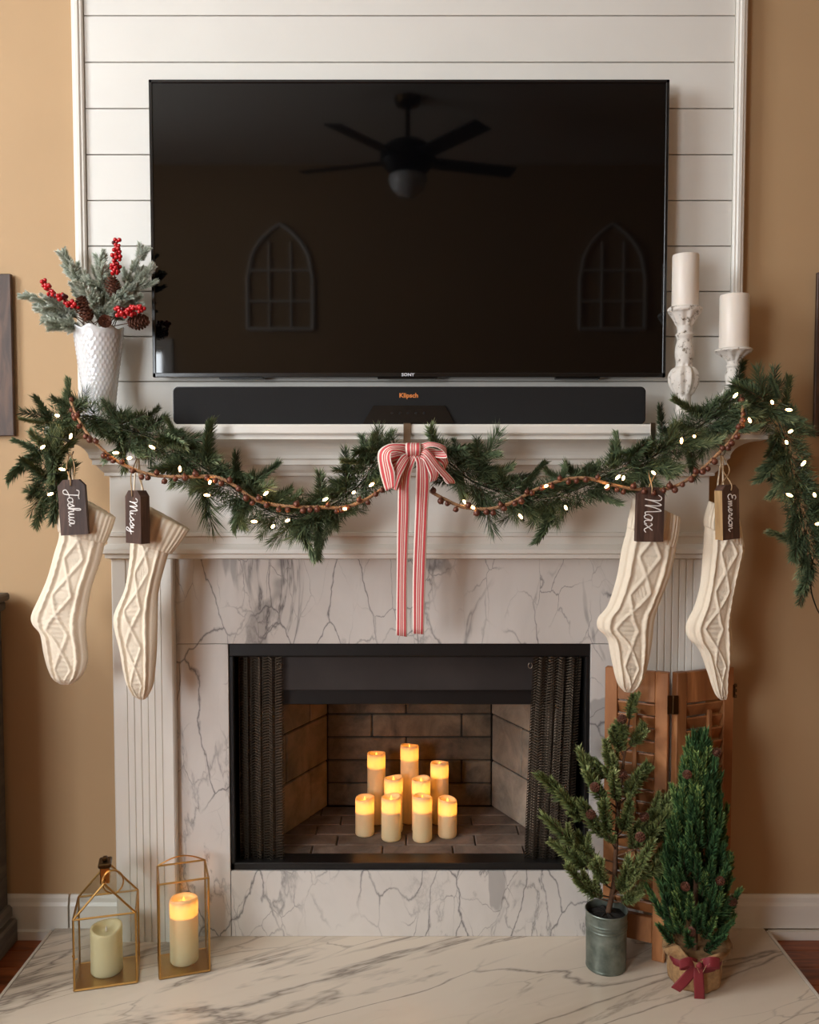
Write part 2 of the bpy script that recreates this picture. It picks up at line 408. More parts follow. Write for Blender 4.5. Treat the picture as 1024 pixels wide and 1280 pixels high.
# ================================================================== ROOM
# the fireplace opening is cut out of wall_back
OPW, OPZ0, OPZ1 = 0.53, 0.16, 0.86
q = MB()
q.box((RX0, 0, RZ0), (-OPW, 0.12, RZ1)); q.box((OPW, 0, RZ0), (RX1, 0.12, RZ1)); q.box((-OPW, 0, RZ0), (OPW, 0.12, OPZ0)); q.box((-OPW, 0, OPZ1), (OPW, 0.12, RZ1))
struct(q.build('wall_back', 'tan'))
q = MB()
q.box((RX0 - .12, RY0, RZ0), (RX0, WLY0, RZ1)); q.box((RX0 - .12, WLY1, RZ0), (RX0, 0.12, RZ1))
q.box((RX0 - .12, WLY0, RZ0), (RX0, WLY1, WLZ0)); q.box((RX0 - .12, WLY0, WLZ1), (RX0, WLY1, RZ1)); struct(q.build('wall_left', 'tan'))
struct(bx('wall_right', (RX1, RY0, RZ0), (RX1 + .12, 0.12, RZ1), 'tan'))
q = MB()
q.box((RX0 - .12, RY0 - .12, RZ0), (WBX0, RY0, RZ1)); q.box((WBX1, RY0 - .12, RZ0), (RX1 + .12, RY0, RZ1))
q.box((WBX0, RY0 - .12, RZ0), (WBX1, RY0, WBZ0)); q.box((WBX0, RY0 - .12, WBZ1), (WBX1, RY0, RZ1)); struct(q.build('wall_front', 'tan'))
struct(bx('ceiling', (RX0 - .12, RY0 - .12, RZ1), (RX1 + .12, .12, RZ1 + .1), 'ceil'))
fl = struct(bx('floor', (RX0 - .12, RY0 - .12, RZ0 - .06), (RX1 + .12, .12, RZ0 - .012), 'mortar'))
yy = 0.0; k = 0
while yy > RY0:
    cuts = [RX0] + sorted(random.uniform(RX0 + .6, RX1 - .6) for _ in range(1)) + [RX1]
    for a, b in zip(cuts, cuts[1:]):
        bx('floor_plank', (a + .0008, yy - .082, RZ0 - .012), (b - .0008, yy - .0008, RZ0), 'floorwood', fl, 0.0012)
    yy -= 0.083
# windows
def window(name, axis, a0, a1, z0, z1, pos):
    q = MB(); g = MB()
    def B(u0, u1, w0, w1, d0=-.05, d1=0.03, mb=q):
        if axis == 'x': mb.box((u0, pos + d0, w0), (u1, pos + d1, w1))
        else: mb.box((pos + d0, u0, w0), (pos + d1, u1, w1))
    fw = 0.06
    B(a0 - fw, a0, z0 - fw, z1 + fw, 0, 0.02); B(a1, a1 + fw, z0 - fw, z1 + fw, 0, 0.02); B(a0, a1, z0 - fw, z0, 0, .03); B(a0, a1, z1, z1 + fw, 0, .02)
    B(a0, a0 + .03, z0, z1, -.1, -.02); B(a1 - .03, a1, z0, z1, -.1, -.02); B(a0, a1, z0, z0 + .03, -.1, -.02); B(a0, a1, z1 - .03, z1, -.1, -.02)
    for i in (1, 2): u = a0 + (a1 - a0) * i / 3; B(u - .01, u + .01, z0, z1, -.08, -.04)
    for i in (1, 2): w = z0 + (z1 - z0) * i / 3; B(a0, a1, w - .012, w + .012, -.08, -.04)
    o = struct(q.build(name, 'white')); B(a0, a1, z0, z1, -.062, -.058, g); g.build('window_pane', 'pane', o); return o
window('window_1', 'x', WBX0, WBX1, WBZ0, WBZ1, RY0)
window('window_2', 'y', WLY0, WLY1, WLZ0, WLZ1, RX0)

# baseboards on the fireplace wall
zb = W(100, 1120, -.015).z
def baseboard(name, segs):
    o = None
    for i, (x0, x1, low) in enumerate(segs):
        q = MB(); prof = [(0, low), (-.016, low), (-.016, zb - .03), (-.012, zb - .02), (-.011, zb - .008), (-.006, zb), (0, zb)]
        n = len(prof); q.add([(x0, y, z) for y, z in prof] + [(x1, y, z) for y, z in prof], [tuple(range(n))[::-1], tuple(range(n, 2 * n))] + [(j, (j + 1) % n, (j + 1) % n + n, j + n) for j in range(n)])
        if o is None: o = struct(q.build(name, 'white'))
        else: q.build('baseboard_length', 'white', o)
    return o
HXL, HXR = G(73, 1157).x - 0.005, G(950, 1156).x + 0.005
JX = W(86, 1140, -.015).x
b1 = baseboard('baseboard_left', [(RX0, JX - .003, RZ0), (JX + .003, -.823, 0.0)])
q = MB(); q.box((RX0, -.03, RZ0), (HXL - .01, -.016, RZ0 + .025)); q.build('shoe_moulding', 'white', b1)
b2 = baseboard('baseboard_right', [(.823, RX1, 0.0)])
q = MB(); q.box((HXR + .01, -.03, RZ0), (RX1, -.016, RZ0 + .025)); q.build('shoe_moulding', 'white', b2)

# ================================================================== SHIPLAP PANEL
SH = 0.925
Zline = [W(300, y, -.02).z for y in (20, 477)]
dz = (Zline[0] - Zline[1]) / 8
sp = struct(bx('wall_shiplap', (-SH, -.008, 1.40), (SH, 0, 2.95), 'gap'))
z = Zline[1] - dz; i = 0
while z < 2.9:
    lo = max(z, 1.42)
    bx('shiplap_board', (-SH + .031, -.022, lo + .0014), (SH - .031, -.008, min(z + dz, 2.95) - .0014), 'ship', sp, 0.0012); z += dz
for k, sx in enumerate((-1, 1)):
    q = MB(); xo = sx * SH; xi = sx * (SH - .03)
    q.bbox((min(xo, xi), -.034, 1.42), (max(xo, xi), 0, 2.95), .003)
    xo2 = sx * (SH - .008); xi2 = sx * (SH - .022); q.bbox((min(xo2, xi2), -.038, 1.42), (max(xo2, xi2), -.03, 2.95), .003)
    struct(q.build('trim_%d' % (k + 1), 'white'))

# ================================================================== HEARTH
HF = -0.62
hearth = thing('hearth', (0, -.3, RZ0), 'cream and grey veined marble slab hearth on the floor below the fireplace', 'hearth')
q = MB(); q.bbox((HXL, HF, RZ0), (HXR, -.0005, 0.0), .002); q.build('hearth_slab', 'hearth', hearth)
for sx in (HXL - .008, HXR):
    bx('edge_strip', (sx, HF, RZ0), (sx + .008, -.03, 0.001), 'edge', hearth)
# ================================================================== MANTEL
HW, YF = 0.822, -0.09
ZS = W(512, 530, -.214).z; ZU = W(512, 543, -.214).z
mant = thing('mantelpiece', (0, YF / 2, 0), 'white painted wooden mantelpiece with fluted pilasters framing the marble', 'mantelpiece')
q = MB(); q.mould([(.108, ZU), (.120, ZU), (.1235, ZU + .004), (.1235, ZS - .006), (.1205, ZS - .001), (.118, ZS)], HW, YF, 0); q.build('mantel_shelf', 'white', mant)
cp = [(.112, ZU), (.112, ZU - .012), (.104, ZU - .014)] + [(.04 + .058 * (1 - sin(t_)) + .0, ZU - .016 - .045 * (1 - cos(t_)) * 1.0) for t_ in [i / 8 * pi / 2 for i in range(9)]] \
    + [(.034, ZU - .066), (.034, ZU - .078), (.026, ZU - .08), (.018, ZU - .092), (.010, ZU - .1), (.010, ZU - .108), (0, ZU - .11)]
q = MB(); q.mould(cp, HW, YF, 0); q.build('crown_moulding', 'white', mant)
ZA1, ZA0 = W(512, 665, YF).z, W(512, 699, YF).z
bx('frieze_board', (-HW, YF, ZA0 + .005), (HW, 0, ZU - .1), 'white', mant, .002)
h = ZA1 - ZA0
q = MB(); q.mould([(0.0, ZA1), (.010, ZA1 - .002), (.012, ZA1 - .010), (.006, ZA1 - .014), (.006, ZA1 - .032), (.009, ZA1 - .034), (.014, ZA1 - .040), (.020, ZA1 - .046), (.021, ZA0 + .018), (.012, ZA0 + .014), (.012, ZA0 + .004), (0.0, ZA0)], HW, YF, -.001)
q.build('architrave_moulding', 'white', mant)
PI0 = 0.653
for sx in (-1, 1):
    # fluted pilaster: plan outline (x from inner edge outwards, y), extruded upward
    pts = [(PI0, -.05), (PI0, YF + .004), (PI0 + .004, YF)]
    x = PI0 + .030; nfl = 6; pitch = (HW - .024 - x) / nfl
    for i in range(nfl):
        pts += [(x, YF), (x + .0012, YF + .0035), (x + .0035, YF + .0035), (x + .0047, YF)]
        x += pitch
    pts += [(x, YF), (HW - .004, YF), (HW, YF + .004), (HW, 0), (PI0, 0)]
    n = len(pts); q = MB(); q.add([(sx * a, b, 0) for a, b in pts] + [(sx * a, b, ZA0 + .004) for a, b in pts], [tuple(range(n)), tuple(range(n, 2 * n))] + [(j, (j + 1) % n, (j + 1) % n + n, j + n) for j in range(n)])
    q.build('pilaster', 'white', mant)
# ================================================================== MARBLE SURROUND
YM = -.06
ZO1 = W(512, 805, YM).z; ZO0 = W(512, 1089, YM).z; OH = 0.507
sur = thing('fireplace_surround', (0, YM / 2, 0), 'polished grey veined marble slabs framing the firebox opening', 'fireplace surround')
bx('marble_slab', (-PI0, YM, ZO1 + .0008), (PI0, -.0005, ZA0), 'marble', sur, .001)
bx('marble_slab', (-PI0, YM, 0), (-OH - .0008, -.0005, ZO1 - .0008), 'marble', sur, .001)
bx('marble_slab', (OH + .0008, YM, 0), (PI0, -.0005, ZO1 - .0008), 'marble', sur, .001)
bx('marble_slab', (-OH + .0008, YM, 0), (OH - .0008, -.0005, ZO0), 'marble', sur, .001)

# ================================================================== FIREBOX
ZFL = ZO0 + .008; YB = .40; BW = .275
ins = thing('fireplace_insert', (0, .15, ZO0), 'black metal fireplace insert with brick lined firebox and chain curtains', 'fireplace')
q = MB()
ZR = W(512, 820, YM + .01).z
q.bbox((-OH, YM + .006, ZR), (OH, YM + .03, ZO1), .002); q.bbox((-OH, YM + .006, ZO0), (-OH + .012, YM + .03, ZR), .002); q.bbox((OH - .012, YM + .006, ZO0), (OH, YM + .03, ZR), .002)
q.bbox((-OH, YM + .006, ZO0), (OH, YM + .03, W(512, 1078, YM + .01).z), .002); q.bbox((-OH, YM + .03, ZO0), (OH, 0.03, ZO0 + .012), .002)
q.build('frame', 'black', ins)
q = MB(); q.box((-OH - .005, YM + .03, ZO0), (-OH + .004, .06, ZO1)); q.box((OH - .004, YM + .03, ZO0), (OH + .005, .06, ZO1)); q.box((-OH, YM + .03, ZO1 - .006), (OH, .06, ZO1)); q.build('side_liner', 'black', ins)
ZH0 = W(512, 862, .03).z; ZH1 = W(512, 880, .03).z
bx('smoke_hood', (-OH + .01, .02, ZH0), (OH - .01, .03, ZO1), 'soot', ins, .002)
bx('lintel_bar', (-OH + .01, .035, W(512, 879, .05).z), (OH - .01, .075, ZH0 + .02), 'black', ins, .002)
q = MB(); q.box((-OH, .06, W(512, 879, .05).z + .03), (OH, .45, ZO1)); q.build('smoke_shelf', 'black', ins)
bx('light_seal_back', (-.524, YB + .03, ZO0 - .01), (.524, YB + .06, ZO1 + .01), 'black', ins)  # unseen plates added round the firebox to keep sky light from leaking in
for sx in (-1, 1): bx('light_seal_side', (min(sx * .507, sx * .524), .0, ZO0 - .01), (max(sx * .507, sx * .524), YB + .05, ZO1 + .01), 'black', ins)
bx('light_seal_base', (-.524, .0, ZO0 - .025), (.524, YB + .06, ZO0 - .012), 'black', ins); bx('light_seal_top', (-.524, .031, ZO1), (.524, YB + .06, ZO1 + .01), 'black', ins)
# bricks: panel backing + bricks
def brick_panel(A, B, z0, z1, rows, m, bl, back):
    A = Vector(A); B = Vector(B); L = (B - A).length; d = (B - A).normalized(); nrm = Vector((d.y, -d.x, 0))     # towards the room
    ang = math.atan2(d.y, d.x); X = Matrix.Translation((A.x, A.y, 0)) @ Matrix.Rotation(ang, 4, 'Z')
    g = MB(); g.box((0, 0.006, z0), (L, .03, z1)); g.v = [X @ p for p in g.v]; g.build(back, 'mortar', ins)
    rh = (z1 - z0) / rows
    for r in range(rows):
        x = -bl * (0.5 if r % 2 else 0.12)
        while x < L:
            a = max(x, 0) + .002; b = min(x + bl, L) - .002
            if b - a > .02:
                j = random.uniform(-.0012, .0012)
                g = MB(); g.bbox((a, -.002 + j, z0 + r * rh + .002), (b, .02, z0 + (r + 1) * rh - .002), .0035, X); g.build('brick', m, ins)
            x += bl
ZB1 = ZO1 - .02
YS = .02
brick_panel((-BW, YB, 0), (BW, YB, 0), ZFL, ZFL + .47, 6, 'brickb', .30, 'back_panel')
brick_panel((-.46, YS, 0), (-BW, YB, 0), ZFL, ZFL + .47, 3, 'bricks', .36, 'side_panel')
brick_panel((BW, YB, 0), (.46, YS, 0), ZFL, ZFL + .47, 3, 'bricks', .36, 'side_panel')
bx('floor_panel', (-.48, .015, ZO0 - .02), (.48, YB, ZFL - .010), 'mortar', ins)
ny = 5; dy = (YB - .02) / ny
for r in range(ny):
    y0 = .02 + r * dy; x = -.5 + (0.07 if r % 2 else 0)
    while x < .46:
        yc = y0 + dy * .5; lim = .52 + (BW - .46) * (y0 + dy - YS) / (YB - YS)
        a = max(x, -lim) + .0015; b = min(x + .21, lim) - .0015
        if b - a > .025: bx('brick', (a, y0 + .0015, ZFL - .02), (b, y0 + dy - .0015, ZFL - random.uniform(0, .0012)), 'brickf', ins, .003)
        x += .21
# chain mesh curtains
ZC1 = W(300, 822, 0).z
def chain_curtain(x0, x1, folds, lean, seed):
    rnd = random.Random(seed); q = MB(); rows = 74; L0 = ZC1; L1 = ZFL + .004; ph = rnd.uniform(0, 6)
    for layer in (0, 1):
        n = int((x1 - x0) / .0042)
        def P(i, f, zo):
            u = i / n; x = x0 + (x1 - x0) * u + lean * f + .010 * sin(u * folds * 2 * pi * 2 + ph + layer)
            y = -.002 + layer * .014 + .014 * sin(u * folds * 2 * pi + ph + layer * 2 + .5 * sin(f * 3)) * (0.7 + .3 * f)
            return Vector((x, y, L0 + (L1 - L0) * f + zo))
        for r in range(rows):
            f = r / (rows - 1); k = len(q.v)
            for i in range(n + 1):
                p = P(i, f, .0034 * (1 if i % 2 else -1)); q.v += [p + Vector((0, 0, .0017)), p - Vector((0, 0, .0017))]
            for i in range(n): a = k + 2 * i; q.f.append((a, a + 1, a + 3, a + 2))
        for i in range(0, n + 1, 2):
            k = len(q.v); rs = list(range(0, rows, 4)) + [rows - 1]
            for r in rs: p = P(i, r / (rows - 1), 0); q.v += [p + Vector((-.0006, 0.001, 0)), p + Vector((.0006, 0.001, 0))]
            for r in range(len(rs) - 1): a = k + 2 * r; q.f.append((a, a + 1, a + 3, a + 2))
    o = q.build('chain_curtain', 'chain', ins); o['kind'] = 'stuff'; o['label'] = 'woven steel chain mesh curtain gathered in folds at the ' + ('left' if x0 < 0 else 'right'); return o
M['chain'] = mat('chain_steel', (84, 75, 64), 0.45, 0.9)
chain_curtain(-.49, W(350, 900, 0).x, 3.5, 0.0, 1)
chain_curtain(W(668, 900, 0).x, .49, 4.5, -.022, 2)
q = MB(); q.tube([(-.5, -.002, ZC1 + .006), (.5, -.002, ZC1 + .006)], .004); q.build('curtain_rod', 'black', ins)
for px in (349, 663):
    p = W(px, 832, -.01); q = MB(); q.tube([p + Vector((.006 * cos(a), 0, .008 * sin(a))) for a in [i * 2 * pi / 12 for i in range(13)]], .0012, 6); q.build('pull_ring', 'silver', ins)

# ================================================================== CANDLES
def led_candle(c, r, h, label, group, watts=0.35, lit=True, seed=0, name='led_candle', cat='candle'):
    rnd = random.Random(seed); a1, a2 = rnd.uniform(0, 6), rnd.uniform(0, 6); amp = r * rnd.uniform(.07, .14)
    def wav(th): return amp * (sin(th + a1) + .5 * sin(2 * th + a2))
    root = thing(name, c, label, cat, group)
    q = MB()
    hm = h - amp * 1.2
    prof = [(r * .93, 0), (r, .004)] + [(r * (1 + .006 * sin(i * 2.3)), .004 + (hm - .01) * i / 10) for i in range(1, 10)] + [(r, hm - .004), (r * .97, hm), (r * .85, hm + .0005), (r * .78, hm - .004), (r * .70, hm - .012), (r * .4, hm - .014), (0, hm - .014)]
    def rf(th, rr, z):
        k = max(0, (z - hm + .03) / .03)
        return rr, z + wav(th) * min(1, k) * (1 if rr > .72 * r else .3)
    q.lathe(prof, c, 36, rf); q.build('wax_body', 'wax', root, smooth='all')
    q = MB(); q.lathe([(.0015, 0), (.003, .004), (.0028, .009), (0.0006, .016)], (c[0], c[1], c[2] + hm - .0138), 10); q.build('led_flame', 'led' if lit else 'waxp', root, smooth=True)
    if lit:
        l = bpy.data.lights.new('led_glow', 'POINT'); l.energy = watts; l.color = (1, .36, .06); l.shadow_soft_size = .007
        o = bpy.data.objects.new('led_glow', l); o.location = (0, 0, hm - .026); link(o, root)
        q = MB(); q.lathe([(0, hm - .047), (r * .985, hm - .047), (r * .985, hm - .044), (0, hm - .044)], c, 36); q.build('glow_stop_disc', 'wax', root)  # unseen wax disc added to hold the glow in the candle's top
    return root
cl = [ # px centre, top, bottom, width, label
 (456, 995, 1047, 24, 'short glowing LED pillar candle, leftmost in the firebox', None),
 (489, 994, 1053, 25, 'glowing LED pillar candle, front row of the firebox, second from left', None),
 (528, 993, 1054, 25, 'glowing LED pillar candle, front row of the firebox, second from right', None),
 (559.5, 997, 1049, 24, 'short glowing LED pillar candle, rightmost in the firebox', None),
 (492, 970, 0, 23.5, 'medium glowing LED candle, middle row left, in front of the tallest', .20),
 (526.5, 972, 0, 23.5, 'medium glowing LED candle, middle row right, just behind the front row', .20),
 (470.5, 940, 0, 23, 'tall glowing LED candle, back row, left of the tallest', .27),
 (512, 930, 0, 23, 'tallest glowing LED candle at the back centre of the firebox', .275),
 (549.5, 951, 0, 23, 'tall glowing LED candle, back row, right of the tallest', .27)]
for i, (px, t0, b0, w, lab, Y) in enumerate(cl):
    if Y is None: g = G(px, b0, ZFL); Y = g.y + .028
    top = W(px, t0, Y); r = w / 2 * (Y - CAMY) / F
    led_candle((top.x, Y, ZFL), r, top.z - ZFL, lab, 'LED candles in the firebox', 0.07, True, i + 3)

# ================================================================== TELEVISION
tvY = -.085
a = W(187, 100, tvY); b = W(834.5, 471.5, tvY)
TX0, TX1 = W(188.5, 290, tvY).x, W(834.5, 290, tvY).x; TZ1, TZ0 = W(512, 99.5, tvY).z, W(512, 471.5, tvY).z
tv = thing('television', ((TX0 + TX1) / 2, -.05, TZ0), 'large black flat screen television mounted on the white shiplap', 'television')
bx('tv_body', (TX0 + .004, tvY + .006, TZ0 + .004), (TX1 - .004, tvY + .035, TZ1 - .004), 'black', tv, .004)
q = MB(); bz = .009
q.bbox((TX0, tvY - .002, TZ1 - bz), (TX1, tvY + .012, TZ1), .0015); q.bbox((TX0, tvY - .002, TZ0), (TX1, tvY + .012, TZ0 + bz + .003), .0015)
q.bbox((TX0, tvY - .002, TZ0), (TX0 + bz, tvY + .012, TZ1), .0015); q.bbox((TX1 - bz, tvY - .002, TZ0), (TX1, tvY + .012, TZ1), .0015); q.build('bezel', 'blackg', tv)
bx('screen', (TX0 + bz, tvY + .001, TZ0 + bz), (TX1 - bz, tvY + .008, TZ1 - bz), 'screen', tv)
text_mesh('logo', 'SONY', .0115, (W(510, 467.5, tvY).x, tvY - .0026, TZ0 + .0062), 'signw', tv, 1.15, .0004)
bx('status_strip', (W(472, 470, tvY).x, tvY + .001, TZ0 - .005), (W(547, 470, tvY).x, tvY + .012, TZ0), 'blackg', tv, .001)
bx('wall_bracket', (-.25, tvY + .035, TZ0 + .2), (.25, -.022, TZ1 - .2), 'black', tv)
for sx in (-1, 1): bx('foot_bracket', (sx * .46 - .06, tvY + .004, TZ0 - .004), (sx * .46 + .06, tvY + .03, TZ0 + .004), 'black', tv, .001)
# ================================================================== SOUNDBAR
sY = -.165
SX0, SX1 = W(217, 507, sY).x, W(806.5, 507, sY).x; SZ1 = W(512, 484, sY).z
sb = thing('soundbar', (0, -.12, ZS), 'long black soundbar lying on the mantel shelf under the television', 'speaker')
q = MB(); poly = []; R = .014
for (cx, cz, a0) in ((SX1 - R, SZ1 - R, 0), (SX0 + R, SZ1 - R, 90), (SX0 + R, ZS + .003 + R, 180), (SX1 - R, ZS + .003 + R, 270)):
    poly += [(cx + R * cos(radians(a0 + k * 15)), cz + R * sin(radians(a0 + k * 15))) for k in range(7)]
q.prism([(x, z) for x, z in poly], sY, -.08); q.build('speaker_grille', 'fabricgrille', sb)
q = MB(); p2 = [(x + (.003 if x > 0 else -.003), z + (.002 if z > (SZ1 + ZS) / 2 else -.001)) for x, z in poly]; q.prism(p2, sY + .006, -.078); q.build('casing', 'blackg', sb)
zt = W(512, 507, sY).z
q = MB(); pp = [(W(454, 527, sY).x, ZS + .004), (W(568, 527, sY).x, ZS + .004), (W(556, 507, sY).x, zt), (W(467, 507, sY).x, zt)]; q.prism(pp, sY - .005, sY + .002); q.build('control_panel', 'blackg', sb)
for i in range(5):
    x = W(490 + i * 10, 520, sY).x; q = MB(); q.lathe([(.003, 0), (.0028, .001)], (0, 0, 0), 10); q.v = [Vector((x + p.x, sY - .005 - p.z, zt - .02 + p.y)) for p in q.v]; q.build('button', 'black', sb)
text_mesh('logo', 'Klipsch', .0165, (W(511, 494.5, sY).x, sY - .0006, W(511, 494.5, sY).z), 'signo', sb, 1.05, .0005)
for sx in (-.5, .5): bx('foot', (sx - .03, -.15, ZS), (sx + .03, -.09, ZS + .004), 'black', sb)

# ================================================================== PINE PARTS
def sprig_mesh(name, L, n, nl, spread, droop=0.0, seed=0, twist=0.0, w=.0011, bare=0.08, mat_='garneedle', stem_r=.0013, tipfade=1.0):
    rnd = random.Random(seed); q = MB()
    P = lambda t: Vector((droop * t * t, 0, L * t))
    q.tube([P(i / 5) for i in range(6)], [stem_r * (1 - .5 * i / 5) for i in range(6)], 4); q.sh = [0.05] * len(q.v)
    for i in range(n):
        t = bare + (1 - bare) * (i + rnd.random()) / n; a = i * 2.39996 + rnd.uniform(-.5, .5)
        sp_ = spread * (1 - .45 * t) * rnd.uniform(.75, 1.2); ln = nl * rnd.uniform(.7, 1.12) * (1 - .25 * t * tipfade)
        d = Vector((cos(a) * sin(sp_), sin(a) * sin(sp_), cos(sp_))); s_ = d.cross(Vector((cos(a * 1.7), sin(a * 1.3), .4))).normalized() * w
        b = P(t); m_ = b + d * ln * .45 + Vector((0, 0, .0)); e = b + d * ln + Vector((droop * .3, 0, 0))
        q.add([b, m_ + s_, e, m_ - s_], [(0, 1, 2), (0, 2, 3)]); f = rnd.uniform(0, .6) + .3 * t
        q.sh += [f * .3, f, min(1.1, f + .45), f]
    me = q.mesh(name); me.materials.append(M[mat_]); me.materials.append(M['twig'])
    me.polygons.foreach_set('material_index', [1 if i < 22 else 0 for i in range(len(me.polygons))]); return me
def put(name, me, loc, d, parent, scale=1.0, roll=None):
    o = bpy.data.objects.new(name, me); o.location = Vector(loc) - (wloc(parent) if parent else Vector())
    qn = Vector(d).to_track_quat('Z', 'Y'); o.rotation_mode = 'QUATERNION'
    from mathutils import Quaternion
    o.rotation_quaternion = qn @ Quaternion((0, 0, 1), random.uniform(0, 6.28) if roll is None else roll)
    o.scale = (scale,) * 3 if not isinstance(scale, tuple) else scale
    return link(o, parent)
def cone_mesh(name, R, L, n=70, m='cone'):
    q = MB(); q.lathe([(0, 0), (R * .5, L * .1), (R * .6, L * .45), (R * .25, L * .85), (0, L)], (0, 0, 0), 10)
    for i in range(n):
        t = (i + .5) / n; a = i * 2.39996; r0 = R * sin(pi * (0.12 + .80 * t)) ** .8; z_ = L * t
        d = Vector((cos(a), sin(a), 0)); s_ = Vector((-sin(a), cos(a), 0)); up = Vector((0, 0, 1)); wd_ = R * .30
        b = d * r0 * .35 + up * (z_ - L * .04); tp = d * r0 + up * (z_ + L * .05)
        q.add([b, b + s_ * wd_ * .5 + d * r0 * .3, tp + s_ * wd_, tp + d * R * .1 + up * L * .03, tp - s_ * wd_, b - s_ * wd_ * .5 + d * r0 * .3, tp + up * -L * .035],
              [(0, 1, 2, 3), (0, 3, 4, 5), (2, 6, 3), (3, 6, 4)])
    me = q.mesh(name); me.materials.append(M[m]); return me

# ================================================================== GARLAND
gY = -.27
gp = [(78, 640, -.25), (62, 606, -.25), (58, 566, -.25), (72, 528, -.24), (110, 520, -.235), (150, 534, -.25), (195, 550, -.26), (240, 576, -.27), (285, 606, -.27), (325, 634, -.27), (372, 646, -.27), (418, 630, -.27), (455, 600, -.27), (478, 566, -.26), (512, 560, -.25),
      (552, 572, -.27), (592, 602, -.27), (640, 618, -.27), (680, 622, -.27), (722, 612, -.27), (765, 592, -.27), (810, 575, -.27), (850, 550, -.265), (888, 525, -.25), (925, 505, -.235), (962, 508, -.235), (982, 545, -.25), (992, 590, -.25), (1002, 635, -.25), (1012, 680, -.25), (1018, 705, -.25)]
gpath = [W(x, y, Y) for x, y, Y in cr(gp, 8)]
gar = thing('pine_garland', W(512, 560, -.25), 'green pine garland swagged along the front of the mantel shelf', 'garland')
q = MB(); q.tube([p + Vector((0, .01, 0)) for p in gpath], .002, 6); q.build('wire_stem', 'cord', gar)
SG = [sprig_mesh('sprig_a', .105, 240, .038, 1.2, .02, 1, w=.0012), sprig_mesh('sprig_b', .12, 250, .036, 1.15, .035, 2, w=.0013), sprig_mesh('sprig_c', .09, 220, .040, 1.25, -.02, 3, w=.0013), sprig_mesh('sprig_d', .10, 120, .060, .85, .01, 4, w=.0009), sprig_mesh('sprig_e', .135, 260, .033, 1.1, .03, 5, w=.0013)]
import bisect
cum = [0]
for a, b in zip(gpath, gpath[1:]): cum.append(cum[-1] + (b - a).length)
def gpt(s_):
    i = min(max(bisect.bisect(cum, s_) - 1, 0), len(gpath) - 2); t = (s_ - cum[i]) / max(1e-6, cum[i + 1] - cum[i]); return gpath[i].lerp(gpath[i + 1], t), (gpath[i + 1] - gpath[i]).normalized()
NG = 272
for i in range(NG):
    s_ = cum[-1] * (i + random.random() * .8) / NG; p, d = gpt(s_)
    px_ = 512 + p.x / (p.y - CAMY) * F
    if 492 < px_ < 545: continue
    a = random.uniform(0, 2 * pi); side = Vector((cos(a), 0, sin(a)));
    side -= d * side.dot(d); side.normalize()
    fw = Vector((0, -1, 0)); mixf = random.uniform(-.15, .8)
    dirv = (d * random.choice((-1, 1, 1)) * random.uniform(.5, 1.2) + side * random.uniform(.45, .9) + fw * mixf * .6).normalized()
    sc = random.uniform(.6, .92)
    st = p + dirv * .004
    # keep branches out of the wall/mantel front
    if dirv.y > 0: dirv.y *= .15; dirv.normalize()
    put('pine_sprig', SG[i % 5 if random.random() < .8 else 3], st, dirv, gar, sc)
q = MB(); rnd = random.Random(5)
for i in range(13000):
    s_ = cum[-1] * rnd.random(); p, d = gpt(s_)
    if 496 < 512 + p.x / (p.y - CAMY) * F < 540: continue
    a = rnd.uniform(0, 2 * pi); r0 = .034 * sqrt(rnd.random()); off = Vector((cos(a), .75 * sin(a), 0)); e3 = d.cross(Vector((0, 1, 0))).normalized(); off = e3 * cos(a) + Vector((0, 1, 0)) * sin(a) * .8
    dr = (off * 1.0 + d * rnd.uniform(-1, 1) + Vector((rnd.uniform(-.5, .5), rnd.uniform(-.8, .1), rnd.uniform(-.5, .5)))).normalized()
    b = p + off * r0; e = b + dr * rnd.uniform(.022, .036)
    if e.y > -.219: continue
    w_ = dr.cross(Vector((rnd.uniform(-1, 1), 1, rnd.uniform(-1, 1)))).normalized() * .0012; m_ = b.lerp(e, .45)
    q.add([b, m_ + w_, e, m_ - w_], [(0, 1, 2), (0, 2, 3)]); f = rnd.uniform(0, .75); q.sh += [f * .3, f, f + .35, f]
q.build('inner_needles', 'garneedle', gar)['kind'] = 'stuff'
# long loose twigs the photo shows sticking out
for (x0, y0, x1, y1, k) in ((262, 590, 250, 533, 1), (300, 612, 347, 586, 4), (400, 630, 404, 595, 2), (596, 590, 624, 546, 3), (650, 618, 674, 576, 4), (600, 590, 598, 548, 0), (465, 580, 462, 545, 0), (555, 575, 532, 542, 2),
                         (690, 630, 684, 678, 1), (345, 645, 325, 668, 3), (320, 620, 285, 652, 1), (830, 545, 822, 512, 1), (60, 528, 26, 527, 4), (60, 600, 30, 572, 1), (975, 500, 968, 474, 4), (250, 590, 262, 655, 3),
                         (70, 600, 72, 650, 1), (1010, 690, 1012, 716, 4), (600, 610, 618, 660, 3), (420, 640, 372, 648, 1), (140, 520, 130, 500, 0), (955, 500, 925, 478, 2), (60, 560, 36, 545, 2), (660, 630, 650, 600, 1)):
    p0 = W(x0, y0, gY - .01); p1 = W(x1, y1, gY - .03); L = (p1 - p0).length
    put('pine_sprig', SG[k], p0, (p1 - p0), gar, L / (.105, .12, .09, .10, .135)[k])

